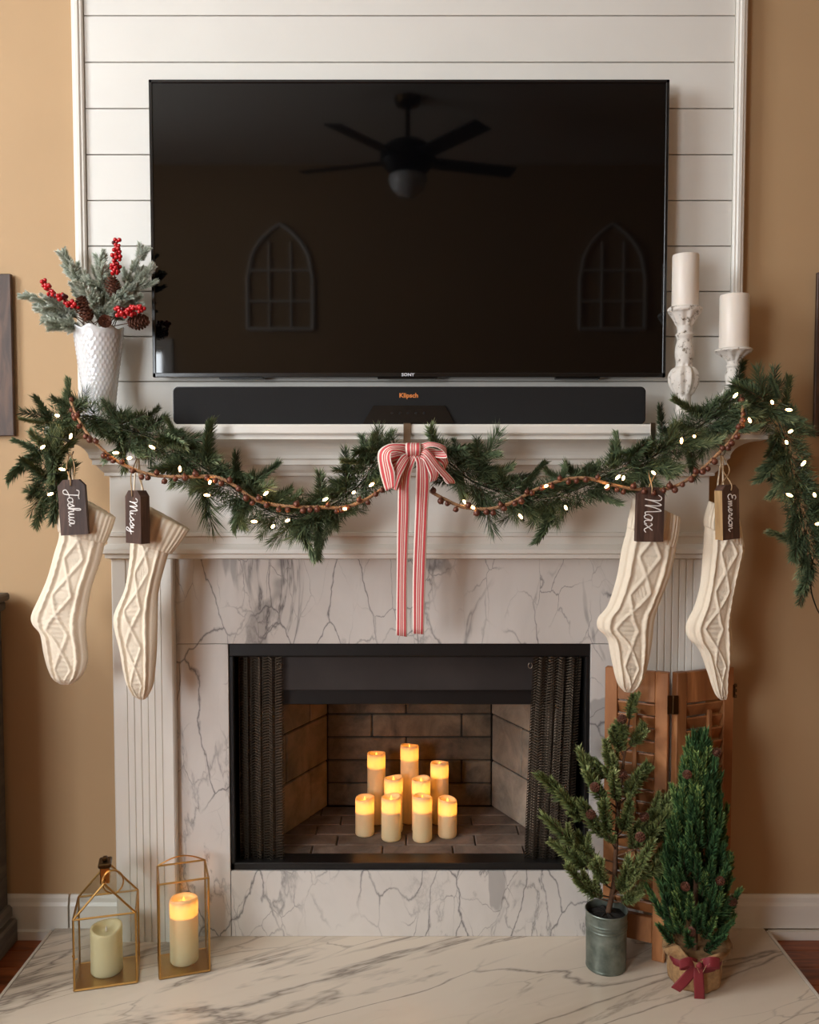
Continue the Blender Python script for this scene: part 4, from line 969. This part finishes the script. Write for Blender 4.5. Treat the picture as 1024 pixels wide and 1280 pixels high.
# ================================================================== CANDLE HOLDERS
def holder(cx, Y, ytop, r, prof, label, ctop, cr_, clabel):
    x = W(cx, ytop, Y).x; zt_ = W(cx, ytop, Y).z; H_ = zt_ - ZS
    root = thing('candle_holder', (x, Y, ZS), label, 'candle holder', 'distressed white candle holders')
    def fl(th, rr, z):
        f = z / H_
        amp = .08 if (.84 < f < .96 or .26 < f < .52) else 0
        return rr * (1 + amp * cos(th * 9)), z
    cup = [p for p in prof if p[1] >= .84]; body = [p for p in prof if .10 <= p[1] <= .84]; foot = [p for p in prof if p[1] <= .10]
    for nm, pr in (('base', foot), ('turned_stem', body), ('cup', cup)):
        q = MB(); P_ = cr([(a * r, b * H_) for a, b in pr], 4); q.lathe(P_, (x, Y, ZS), 54, fl); q.build(nm, 'distress', root, smooth=True)
    cz = W(cx, ctop, Y).z; cn = thing('pillar_candle', (x, Y, zt_), clabel, 'candle')
    rr = cr_ * (Y - CAMY) / F; hh = cz - zt_
    q = MB(); q.lathe([(rr * .98, .0005), (rr, .003), (rr, hh - .003), (rr * .97, hh), (rr * .7, hh - .001), (rr * .5, hh - .003), (0, hh - .004)], (x, Y, zt_), 36); q.build('wax_cylinder', 'waxp', cn, smooth=True)
    q = MB(); q.tube([(x, Y, zt_ + hh - .005), (x + .001, Y, zt_ + hh + .003)], .0008, 5); q.build('wick', 'wick', cn)
PR = [(.80, 0), (.82, .03), (.62, .06), (.52, .08), (.5, .10), (.48, .14), (.42, .20), (.44, .25), (.58, .28), (.82, .36), (.84, .43), (.66, .48), (.46, .50), (.46, .53), (.54, .60), (.52, .66), (.42, .72), (.48, .75), (.52, .77), (.42, .79), (.46, .84), (.62, .89), (.82, .94), (.95, .96), (1.0, .97), (1.0, .985), (.9, 1.0)]
holder(856.5, -.13, 384, 21 * 2.37 / F, PR, 'tall distressed white turned candle holder right of the television', 319, 16.2, 'thick white pillar candle on the tall holder, beside the television')
PR2 = [(.9, 0), (.92, .03), (.7, .06), (.6, .08), (.55, .10), (.5, .14), (.45, .2), (.62, .27), (.74, .36), (.6, .44), (.42, .48), (.38, .54), (.44, .62), (.42, .68), (.34, .74), (.40, .77), (.34, .80), (.36, .84), (.55, .89), (.82, .94), (.95, .96), (1.0, .97), (1.0, .985), (.9, 1.0)]
holder(917.5, -.145, 436, 22.5 * 2.355 / F, PR2, 'shorter distressed white candle holder at the right end of the shelf', 369, 17.8, 'white pillar candle on the shorter holder, right end of the shelf')

# ================================================================== WALL ART + CABINET
def board_art(x0, x1, z0, z1, label):
    root = thing('wooden_wall_panel', ((x0 + x1) / 2, -.015, z0), label, 'wall decor', None)
    n = 4; h_ = (z1 - z0) / 1
    w_ = (x1 - x0) / n
    for i in range(n): bx('board', (x0 + i * w_ + .001, -.02, z0), (x0 + (i + 1) * w_ - .001, -.006, z1), 'artwood', root, .002)
    for zz in (z0 + .06, z1 - .1): bx('batten', (x0 + .02, -.006, zz), (x1 - .02, 0, zz + .04), 'artwood', root)
p0 = W(18, 545, -.02); p1 = W(18, 342, -.02); board_art(p0.x - .34, p0.x, p0.z, p1.z, 'dark brown plank sign on the tan wall at the left edge')
p0 = W(1017.5, 545, -.02); p1 = W(1017.5, 340, -.02); board_art(p0.x, p0.x + .34, p0.z, p1.z, 'dark brown plank sign on the tan wall at the right edge')
cx1 = W(5, 900, -.03).x; ctz = W(5, 741, -.03).z
cab = thing('sideboard', (cx1 - .45, -.25, RZ0), 'grey washed wooden sideboard standing at the left edge against the wall', 'cabinet')
bx('carcass', (cx1 - .9, -.45, RZ0 + .09), (cx1, -.03, ctz - .05), 'greywood', cab, .004)
q = MB(); q.bbox((cx1 - .92, -.48, ctz - .022), (cx1 + .022, -.022, ctz), .005); q.bbox((cx1 - .91, -.465, ctz - .05), (cx1 + .012, -.025, ctz - .022), .006); q.build('top', 'greywood', cab)
q = MB(); q.bbox((cx1 - .92, -.47, RZ0 + .0), (cx1 + .028, -.032, RZ0 + .07), .006); q.bbox((cx1 - .91, -.46, RZ0 + .07), (cx1 + .016, -.032, RZ0 + .11), .008); q.build('plinth', 'greywood', cab)
for i in range(2):
    xx = cx1 - .86 + i * .42; o = bx('door', (xx, -.462, RZ0 + .14), (xx + .40, -.45, ctz - .08), 'greywood', cab, .003); q = MB(); q.ball((xx + (.37 if i == 0 else .03), -.475, .5), .013); q.build('knob', 'darkbrass', o)

# ================================================================== LANTERNS
def frame_bar(q, a, b, r=.0028): q.tube([a, b], r, 4)
def lantern_box(FL, FR, BR, H_, root, panes=True):
    """rectangular brass frame from three base corners"""
    FL, FR, BR = Vector(FL), Vector(FR), Vector(BR); BL = FL + (BR - FR); base = [FL, FR, BR, BL]; up = Vector((0, 0, H_))
    lift = Vector((0, 0, .003))
    q = MB()
    for i in range(4):
        a, b = base[i], base[(i + 1) % 4]; frame_bar(q, a + lift, b + lift, .0034); frame_bar(q, a + lift, a + up); frame_bar(q, a + up, b + up)
    return q, base, up
def quadpane(pts, th, root, name='glass_pane', m='glass'):
    pts = [Vector(p) for p in pts]; n = (pts[1] - pts[0]).cross(pts[2] - pts[1]).normalized() * th / 2; k = len(pts)
    q = MB(); q.add([p + n for p in pts] + [p - n for p in pts], [tuple(range(k)), tuple(range(2 * k - 1, k - 1, -1))] + [(i, i + k, (i + 1) % k + k, (i + 1) % k) for i in range(k)]); return q.build(name, m, root)
# left lantern, house shaped
FLc, FRc = G(93, 1240), G(171, 1229)
ex = (FRc - FLc); ey = Vector((-ex.y, ex.x, 0)).normalized() * .125; BRc = FRc + ey
Lz = .187
lan = thing('brass_lantern', (FLc + BRc) / 2, 'house shaped brass and glass lantern with ring handle, left on the hearth', 'lantern', 'brass lanterns on the hearth')
q, base, up = lantern_box(FLc, FRc, BRc, Lz, lan)
apF = (base[0] + base[1]) / 2; apB = (base[3] + base[2]) / 2; ctr = (apF + apB) / 2
az = .272
rF = apF + ey * .0 + Vector((0, 0, az)); rB = apB + Vector((0, 0, az))
for c, a in ((base[0], rF), (base[1], rF), (base[3], rB), (base[2], rB)): frame_bar(q, c + up, a)
frame_bar(q, rF, rB); q.build('brass_frame', 'gold', lan)
for i in range(4): quadpane([base[i] + Vector((0, 0, .005)), base[(i + 1) % 4] + Vector((0, 0, .005)), base[(i + 1) % 4] + up, base[i] + up], .0015, lan)
quadpane([base[0] + up, rF, rB, base[3] + up], .0015, lan); quadpane([base[1] + up, rF, rB, base[2] + up], .0015, lan)
quadpane([base[0] + up, base[1] + up, rF], .0015, lan); quadpane([base[3] + up, base[2] + up, rB], .0015, lan)
quadpane([b + Vector((0, 0, .003)) for b in base], .002, lan, 'base_plate', 'gold')
cc = rF.lerp(rB, .35); exn = ex.normalized(); eyn = ey.normalized()
q = MB(); X = Matrix.Translation(cc) @ Matrix.Rotation(math.atan2(ex.y, ex.x), 4, 'Z')
q.bbox((-.012, -.02, -.012), (.012, .02, .030), .002, X); q.build('chimney', 'gold', lan)
q = MB(); q.bbox((-.016, -.024, .030), (.016, .024, .042), .003, X); q.bbox((-.006, -.008, .042), (.006, .008, .052), .002, X); q.build('chimney_cap', 'darkbrass', lan)
q = MB(); q.tube([X @ Vector((.020 + .026 * cos(a), -.024, -.006 + .030 * sin(a))) for a in [i * 2 * pi / 24 for i in range(25)]], .0022, 6); q.build('ring_handle', 'gold', lan)
q = MB(); q.tube([FLc + Vector((-.003, 0, .095)), FLc + Vector((.004, -.008, .088)), FLc + Vector((.012, -.006, .090))], .002, 6); q.build('door_latch', 'gold', lan)
lc = G(127, 1226) + Vector((0, .041, .004)); h1 = W(126, 1163, lc.y - .02).z
led_candle((lc.x, lc.y, .004), .0405, h1 - .0, 'unlit cream wax candle inside the house shaped lantern', 'candles in the brass lanterns', 0, False, 31)
# right lantern, plain box with arched handle
FLd, FRd = G(200, 1225), G(262, 1214.5)
ex = (FRd - FLd); ey = Vector((-ex.y, ex.x, 0)).normalized() * .112; BRd = FRd + ey
H2 = W(195, 1106, FLd.y).z
lan2 = thing('brass_lantern', (FLd + BRd) / 2, 'tall rectangular brass and glass lantern with curved handle, beside the pilaster', 'lantern', 'brass lanterns on the hearth')
q, base, up = lantern_box(FLd, FRd, BRd, H2, lan2); q.build('brass_frame', 'gold', lan2)
for i in range(4): quadpane([base[i] + Vector((0, 0, .005)), base[(i + 1) % 4] + Vector((0, 0, .005)), base[(i + 1) % 4] + up, base[i] + up], .0015, lan2)
quadpane([b + Vector((0, 0, .003)) for b in base], .002, lan2, 'base_plate', 'gold')
a = base[3] + up; b = base[2] + up
q = MB(); q.tube([a.lerp(b, i / 16) + Vector((0, 0, .020 * sin(pi * i / 16))) for i in range(17)], .0019, 6); q.build('arched_handle', 'gold', lan2)
lc = G(226, 1212) + Vector((0, .039, .004)); h2 = W(224, 1126, lc.y - .02).z
led_candle((lc.x, lc.y, .004), .0375, h2, 'glowing cream LED candle inside the tall rectangular lantern', 'candles in the brass lanterns', .085, True, 12)

# ================================================================== SHUTTERS
NEAR = G(833, 1203, 0); hingeP = Vector((NEAR.x + .004, NEAR.y + .004, 0)); SHT = W(833, 841, NEAR.y).z
shl = thing('folding_shutter', (hingeP.x, hingeP.y, 0), 'hinged pair of stained louvered wooden shutters leaning by the right pilaster', 'shutter')
def shutter(A, B, zbot, seed, rodpos, rodtop):
    A = Vector(A); B = Vector(B); d = (B - A); L = d.length; X = Matrix.Translation((A.x, A.y, 0)) @ Matrix.Rotation(math.atan2(d.y, d.x), 4, 'Z'); th = .011
    sw = .034
    for a, b in ((0, sw), (L - sw, L)): q = MB(); q.bbox((a, -th, 0), (b, th, SHT), .002, X); q.build('stile', 'shutter', shl)
    q = MB(); q.bbox((sw, -th * .8, SHT - .085), (L - sw, th * .8, SHT - .001), .002, X); q.build('top_rail', 'shutter', shl)
    q = MB(); q.bbox((sw, -th * .8, zbot), (L - sw, th * .8, zbot + .07), .002, X); q.build('bottom_rail', 'shutter', shl)
    z = zbot + .07 + .012; zt_ = SHT - .085
    n = int((zt_ - z) / .0335); st = (zt_ - z) / n
    for i in range(n):
        zc = z + (i + .5) * st - .004; rt = Matrix.Rotation(radians(-66), 4, 'X')
        q = MB(); q.bbox((sw + .0005, -.019, -.0028), (L - sw - .0005, .019, .0028), .002, X @ Matrix.Translation((0, 0, zc)) @ rt); q.build('louver', 'shutter', shl)
    q = MB(); q.bbox((rodpos * L - .006, -.026, zbot + .1), (rodpos * L + .006, -.016, rodtop), .002, X); q.build('tilt_rod', 'shutter', shl)
A_ = W(758, 828, -.112); C_ = W(912, 838, -.10)
shutter((A_.x, -.112, 0), (hingeP.x - .006, hingeP.y, 0), .045, 1, .5, SHT - .10)
shutter((hingeP.x + .008, hingeP.y, 0), (C_.x, -.115, 0), .02, 2, .52, SHT - .105)
for zz in (.68, .38, .08):
    q = MB(); q.bbox((hingeP.x - .014, hingeP.y - .0135, zz), (hingeP.x + .016, hingeP.y - .0115, zz + .05), .001); q.tube([(hingeP.x + .001, hingeP.y - .014, zz), (hingeP.x + .001, hingeP.y - .014, zz + .05)], .003, 8); q.build('hinge', 'darkbrass', shl)
for zz in (.705,):
    q = MB(); q.bbox((C_.x, -.127, zz), (C_.x + .008, -.123, zz + .036), .001)
    for k_ in (0, .016, .030): q.tube([(C_.x + .008, -.126, zz + k_), (C_.x + .008, -.126, zz + k_ + .008)], .004, 8)
    q.build('hinge', 'darkbrass', shl)

# ================================================================== TREE IN BUCKET
bc = G(763, 1221) + Vector((0, .052, 0)); br = 26 * (bc.y - CAMY) / F / .972; bh = W(763, 1136, bc.y).z
t1 = thing('potted_pine_tree', (bc.x, bc.y, 0), 'small open branched artificial pine tree in a galvanised bucket', 'potted tree')
q = MB(); prof = [(br * .93, 0), (br * .95, .003), (br * .95, .008)]
for i in range(18): t_ = i / 17; prof.append((br * (.94 + .06 * t_), .010 + (bh - .016) * t_ + 0))
pr2 = []
for r_, z_ in prof:
    for zz in (bh * .70, bh * .75, bh * .80):
        if abs(z_ - zz) < .0045: r_ += .0012
    pr2.append((r_, z_))
def ridg(th, r_, z_):
    for zz in (bh * .70, bh * .755, bh * .81): r_ += .0014 * math.exp(-((z_ - zz) / .0022) ** 2)
    return r_, z_
prof = [(br * .93, 0), (br * .955, .002), (br * .955, .006), (br * .94, .008)] + [(br * (.94 + .04 * i / 60), .008 + (bh - .014) * i / 60) for i in range(61)] + [(br * 1.0, bh - .004), (br * 1.02, bh - .001), (br * 1.0, bh + .001), (br * .96, bh - .001), (br * .94, bh - .02), (0, bh - .02)]
q.lathe(prof, (bc.x, bc.y, 0), 40, ridg); q.build('bucket', 'galv', t1, smooth=True)
q = MB(); q.lathe([(br * .93, bh - .018), (br * .6, bh - .012), (0, bh - .009)], (bc.x, bc.y, 0), 20, lambda th, r_, z_: (r_, z_ + .003 * sin(th * 7 + r_ * 300))); q.build('moss', 'soil', t1)
Tb = Vector((bc.x + .004, bc.y, bh - .015)); tY = bc.y
trunk = [tuple(Tb), tuple(W(768, 1100, tY)), tuple(W(771, 1040, tY)), tuple(W(776, 985, tY)), tuple(W(783, 925, tY)), tuple(W(790, 880, tY))]
TP = [Vector(p) for p in cr(trunk, 8)]; q = MB(); q.tube(TP, [.0075 * (1 - .75 * i / (len(TP) - 1)) for i in range(len(TP))], 10); q.build('trunk', 'twig', t1, smooth='all')
def at_z(z_):
    return min(TP, key=lambda p: abs(p.z - z_))
TS = [sprig_mesh('branch_tip_a', .10, 260, .030, .95, .012, 21, w=.0022, mat_='treeneedle', stem_r=.002, bare=.02), sprig_mesh('branch_tip_b', .10, 260, .028, .95, -.008, 22, w=.0022, mat_='treeneedle', stem_r=.002, bare=.02), sprig_mesh('branch_tip_c', .10, 250, .030, 1.0, .0, 23, w=.0022, mat_='treeneedle', stem_r=.002, bare=.02)]
def shut_y(x):
    pts_ = [(-9, YM), (A_.x - .02, YM), (A_.x - .019, -.13), (hingeP.x, hingeP.y - .02), (C_.x, -.13), (9, -.13)]
    for (a, b), (c, d) in zip(pts_, pts_[1:]):
        if a <= x <= c: return b + (d - b) * (x - a) / (c - a)
tips = [ # tip px, start y px on trunk, depth offset
 (676, 965, 1040, -.02), (721, 940, 1010, .03), (700, 990, 1050, -.05), (683, 1022, 1075, -.01), (708, 1082, 1120, -.04), (735, 965, 1020, -.02), (741, 948, 985, .04), (720, 1045, 1090, .02), (728, 1005, 1055, -.07), (755, 925, 975, .0),
 (790, 868, 905, .0), (768, 908, 945, -.01), (812, 955, 990, -.01), (806, 905, 940, .01), (857, 980, 1035, -.02), (866, 1014, 1060, -.04), (862, 1046, 1080, .0), (838, 1072, 1100, -.05), (806, 1112, 1128, -.02), (835, 1018, 1070, -.08), (822, 1000, 1045, .05),
 (752, 1000, 1060, -.09), (742, 1075, 1110, -.07), (815, 1055, 1110, -.09), (790, 1000, 1050, -.10), (765, 965, 1010, -.06), (800, 965, 1005, -.05), (778, 900, 935, -.03), (692, 1050, 1095, .03), (845, 1000, 1050, .04), (790, 1080, 1120, -.07), (725, 1100, 1128, .0)]
for i, (x, y, ys, dy_) in enumerate(tips):
    tip = W(x, y, tY + dy_ * .9 if y < 1e9 else tY); zst = W(770, ys, tY).z; s0 = at_z(zst)
    sy_ = shut_y(tip.x) - .035
    if tip.y > sy_: tip.y = sy_
    d = tip - s0; L = d.length; m_ = s0 + d * .5 + Vector((0, 0, -.02 * L / .15))
    P_ = [Vector(p) for p in cr([tuple(s0), tuple(m_), tuple(tip - d * .12)], 6)]
    q = MB(); q.tube(P_, [.0024 * (1 - .5 * k_ / (len(P_) - 1)) for k_ in range(len(P_))], 5); br_ = q.build('branch', 'twig', t1)
    dl = min(L * .62, .11); e = (tip - m_).normalized()
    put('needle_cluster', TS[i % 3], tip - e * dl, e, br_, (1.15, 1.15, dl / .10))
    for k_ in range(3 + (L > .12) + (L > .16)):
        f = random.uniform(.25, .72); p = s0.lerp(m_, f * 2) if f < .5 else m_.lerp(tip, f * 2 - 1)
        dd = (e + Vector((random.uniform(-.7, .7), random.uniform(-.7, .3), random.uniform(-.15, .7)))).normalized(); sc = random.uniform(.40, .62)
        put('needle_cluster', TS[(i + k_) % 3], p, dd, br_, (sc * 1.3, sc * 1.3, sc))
CM = cone_mesh('cone_small', .0125, .024, 44)
for (x, y, dy_) in ((746, 988, -.06), (740, 1022, -.06), (803, 1050, -.11), (780, 903, -.03), (802, 1025, -.08), (775, 972, -.05)):
    put('pine_cone', CM, W(x, y, tY + dy_), (random.uniform(-.6, .6), -.4, .8), t1, 1.0)

# ================================================================== TREE IN BURLAP
uc = G(878, 1243) + Vector((0, .062, 0)); uY = uc.y
t2 = thing('potted_pine_bush', (uc.x, uY, 0), 'narrow dense green artificial pine wrapped in burlap with a red bow', 'potted tree')
ur = 33 * (uY - CAMY) / F; uh = W(878, 1180, uY).z
q = MB()
def br_f(th, r_, z_): return r_ * (1 + .035 * sin(th * 5 + z_ * 40) + .02 * sin(th * 11)), z_
q.lathe([(ur * .88, 0), (ur * .97, .008), (ur * 1.02, .03), (ur * 1.0, .055), (ur * .93, .075), (ur * .90, uh * .72), (ur * 1.02, uh * .8), (ur * 1.16, uh * .93), (ur * 1.27, uh * 1.12), (ur * 1.05, uh * 1.02), (ur * .7, uh * .9), (0, uh * .85)], (uc.x, uY, 0), 60,
        lambda th, r_, z_: (r_ * (1 + (.03 + .06 * (z_ > uh * .85)) * sin(th * 7 + z_ * 30) + .02 * sin(th * 13)), z_ * (1 + (.12 * sin(th * 5 + 1) if z_ > uh * .9 else 0))))
q.build('burlap_wrap', 'burlap', t2, smooth='all')
q = MB()
for k_ in range(14):
    a = random.uniform(pi, 2 * pi); p = Vector((uc.x + ur * 1.15 * cos(a), uY + ur * 1.15 * sin(a), uh)); q.tube([p, p + Vector((.01 * cos(a), -.006, .008 - random.random() * .02)), p + Vector((random.uniform(-.02, .02), -.014, -.03 + random.random() * .03))], .0006, 4)
q.build('burlap_threads', 'string', t2)['kind'] = 'stuff'
zr = uh * .70
q = MB(); q.lathe([(ur * .92, zr - .011), (ur * .99, zr - .009), (ur * .98, zr), (ur * .99, zr + .008), (ur * .92, zr + .010)], (uc.x, uY, 0), 48, br_f); q.build('ribbon_band', 'redrib', t2, smooth='all')
yr = uY - ur - .006
ky = W(873, 1204, yr)
def rr(name, A, B): ribobj(name, A, B, t2, 'redrib')
rr('ribbon_tail', [(868, 1203, yr), (856, 1215, yr - .006), (846, 1226, yr - .012), (839, 1234, yr - .008)], [(877, 1205, yr), (866, 1224, yr - .01), (855, 1236, yr - .016), (850, 1240, yr - .01)])
rr('ribbon_tail', [(868, 1203, yr), (867, 1222, yr - .01), (868, 1240, yr - .01), (868, 1253, yr - .004)], [(879, 1203, yr), (880, 1222, yr - .012), (881, 1240, yr - .012), (881, 1255, yr - .005)])
rr('ribbon_loop', [(872, 1199, yr), (862, 1196, yr - .012), (850, 1200, yr - .014), (855, 1205, yr - .004), (870, 1205, yr)], [(872, 1210, yr), (862, 1208, yr - .018), (850, 1212, yr - .016), (856, 1213, yr - .006), (870, 1211, yr)])
rr('ribbon_loop', [(876, 1199, yr), (888, 1196, yr - .012), (900, 1198, yr - .006), (893, 1204, yr - .0), (878, 1205, yr)], [(876, 1210, yr), (888, 1210, yr - .018), (900, 1211, yr - .010), (893, 1212, yr - .004), (878, 1211, yr)])
q = MB(); q.ball(ky + Vector((0, -.008, -.001)), .009, 12, 8, (1, .7, 1)); q.build('ribbon_knot', 'redrib', t2, smooth='all')
q = MB(); q.tube([(uc.x, uY, uh * .8), (uc.x, uY, .3), W(876, 930, uY)], [.008, .006, .002], 8); q.build('trunk', 'twig', t2)
BS = [sprig_mesh('bush_tip_a', .095, 240, .030, .74, .006, 31, w=.0022, mat_='bushneedle', bare=.0), sprig_mesh('bush_tip_b', .085, 230, .030, .8, -.004, 32, w=.0022, mat_='bushneedle', bare=.0), sprig_mesh('bush_tip_c', .10, 240, .029, .7, .004, 33, w=.0022, mat_='bushneedle', bare=.0)]
zt2 = W(876, 915, uY).z; zb2 = uh * .95
NB = 170
def axis_x(z_):   # tree leans slightly
    f = (z_ - zb2) / (zt2 - zb2); return uc.x - .004 + (W(876, 915, uY).x - uc.x + .004) * f
for i in range(NB):
    f = ((i + .5) / NB) ** .92; z_ = zb2 + (zt2 - .085 - zb2) * f; a = i * 2.39996 + random.uniform(-.3, .3)
    R0 = .068 * (1 - .93 * f ** 2.2) + .003
    if f < .12: R0 *= .75 + f * 2
    R0 *= random.uniform(.6, 1.08)
    p = Vector((axis_x(z_) + R0 * cos(a), uY + R0 * sin(a) * .9, z_)); ow = .40 * (1 - f * .7) * random.uniform(.6, 1.5)
    if f < .06: ow *= 1.8
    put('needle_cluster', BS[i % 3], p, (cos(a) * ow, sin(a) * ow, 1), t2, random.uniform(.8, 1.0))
put('needle_cluster', BS[0], (axis_x(zt2) , uY, zt2 - .085), (0.02, 0, 1), t2, .9)
for (x, y) in ((893, 944), (861, 972), (898, 1105), (856, 1112), (865, 1168), (918, 1130)):
    put('pine_cone', CM, W(x, y, uY - (.045 if y < 1000 else .085) + (.03 if x > 910 else 0)), (random.uniform(-.6, .6), -.4, .8), t2, .9)

# ================================================================== ROOM BEHIND THE CAMERA (mirrored in the screen)
FY, FX = -2.95, W(512, 200, 0).x - .01
fan = thing('ceiling_fan', (FX, FY, RZ1), 'dark ceiling fan with a white bowl lamp, mirrored in the television', 'ceiling fan')
q = MB(); q.lathe([(.02, -.06), (.07, -.04), (.08, 0)], (FX, FY, RZ1), 24); q.tube([(FX, FY, RZ1), (FX, FY, RZ1 - .28)], .014); q.build('downrod', 'darkbrass', fan)
q = MB(); q.lathe([(.03, 0), (.11, -.02), (.16, -.06), (.165, -.13), (.12, -.18), (.06, -.21)], (FX, FY, RZ1 - .24), 32); q.build('motor_housing', 'black', fan, smooth=True)
for k_ in range(5):
    a = k_ * 2 * pi / 5 - radians(18); X = Matrix.Translation((FX, FY, RZ1 - .36)) @ Matrix.Rotation(a, 4, 'Z') @ Matrix.Rotation(radians(12), 4, 'X')
    q = MB(); q.bbox((.15, -.06, -.004), (.68, .06, .004), .004, X); q.bbox((.10, -.02, -.008), (.22, .02, 0), .002, X); q.build('blade', 'black', fan)
q = MB(); q.lathe([(.11, 0), (.115, -.02), (.10, -.07), (.06, -.11), (0, -.125)], (FX, FY, RZ1 - .45), 32); q.build('lamp_bowl', 'milk', fan, smooth=True)
for (x, lab) in ((-.93, 'arched white window frame decor on the far wall, mirrored at screen left'), (1.46, 'arched white window frame decor on the far wall, mirrored at screen right')):
    zc = 2.33; w_ = .235; root = thing('arched_frame', (x, RY0 + .02, zc), lab, 'wall decor', 'arched frames on the far wall'); q = MB()
    al = [(x - w_ + w_ * k_ / 8, RY0 + .015, zc + .36 + sqrt(max(0, 4 * w_ * w_ - (2 * w_ - w_ * k_ / 8) ** 2)) * .95) for k_ in range(9)]
    arch = [(x - w_, RY0 + .015, zc)] + al + [(2 * x - a_[0], a_[1], a_[2]) for a_ in al[-2::-1]] + [(x + w_, RY0 + .015, zc)]
    q.tube(arch, .014, 6); q.tube([(x - w_, RY0 + .015, zc), (x + w_, RY0 + .015, zc)], .014, 6); q.build('outer_frame', 'white', root); q = MB()
    for dx in (-w_ / 3, w_ / 3): q.tube([(x + dx, RY0 + .015, zc), (x + dx, RY0 + .015, zc + .62)], .009, 5)
    for dz_ in (.2, .42): q.tube([(x - w_, RY0 + .015, zc + dz_), (x + w_, RY0 + .015, zc + dz_)], .009, 5)
    q.build('muntins', 'white', root)
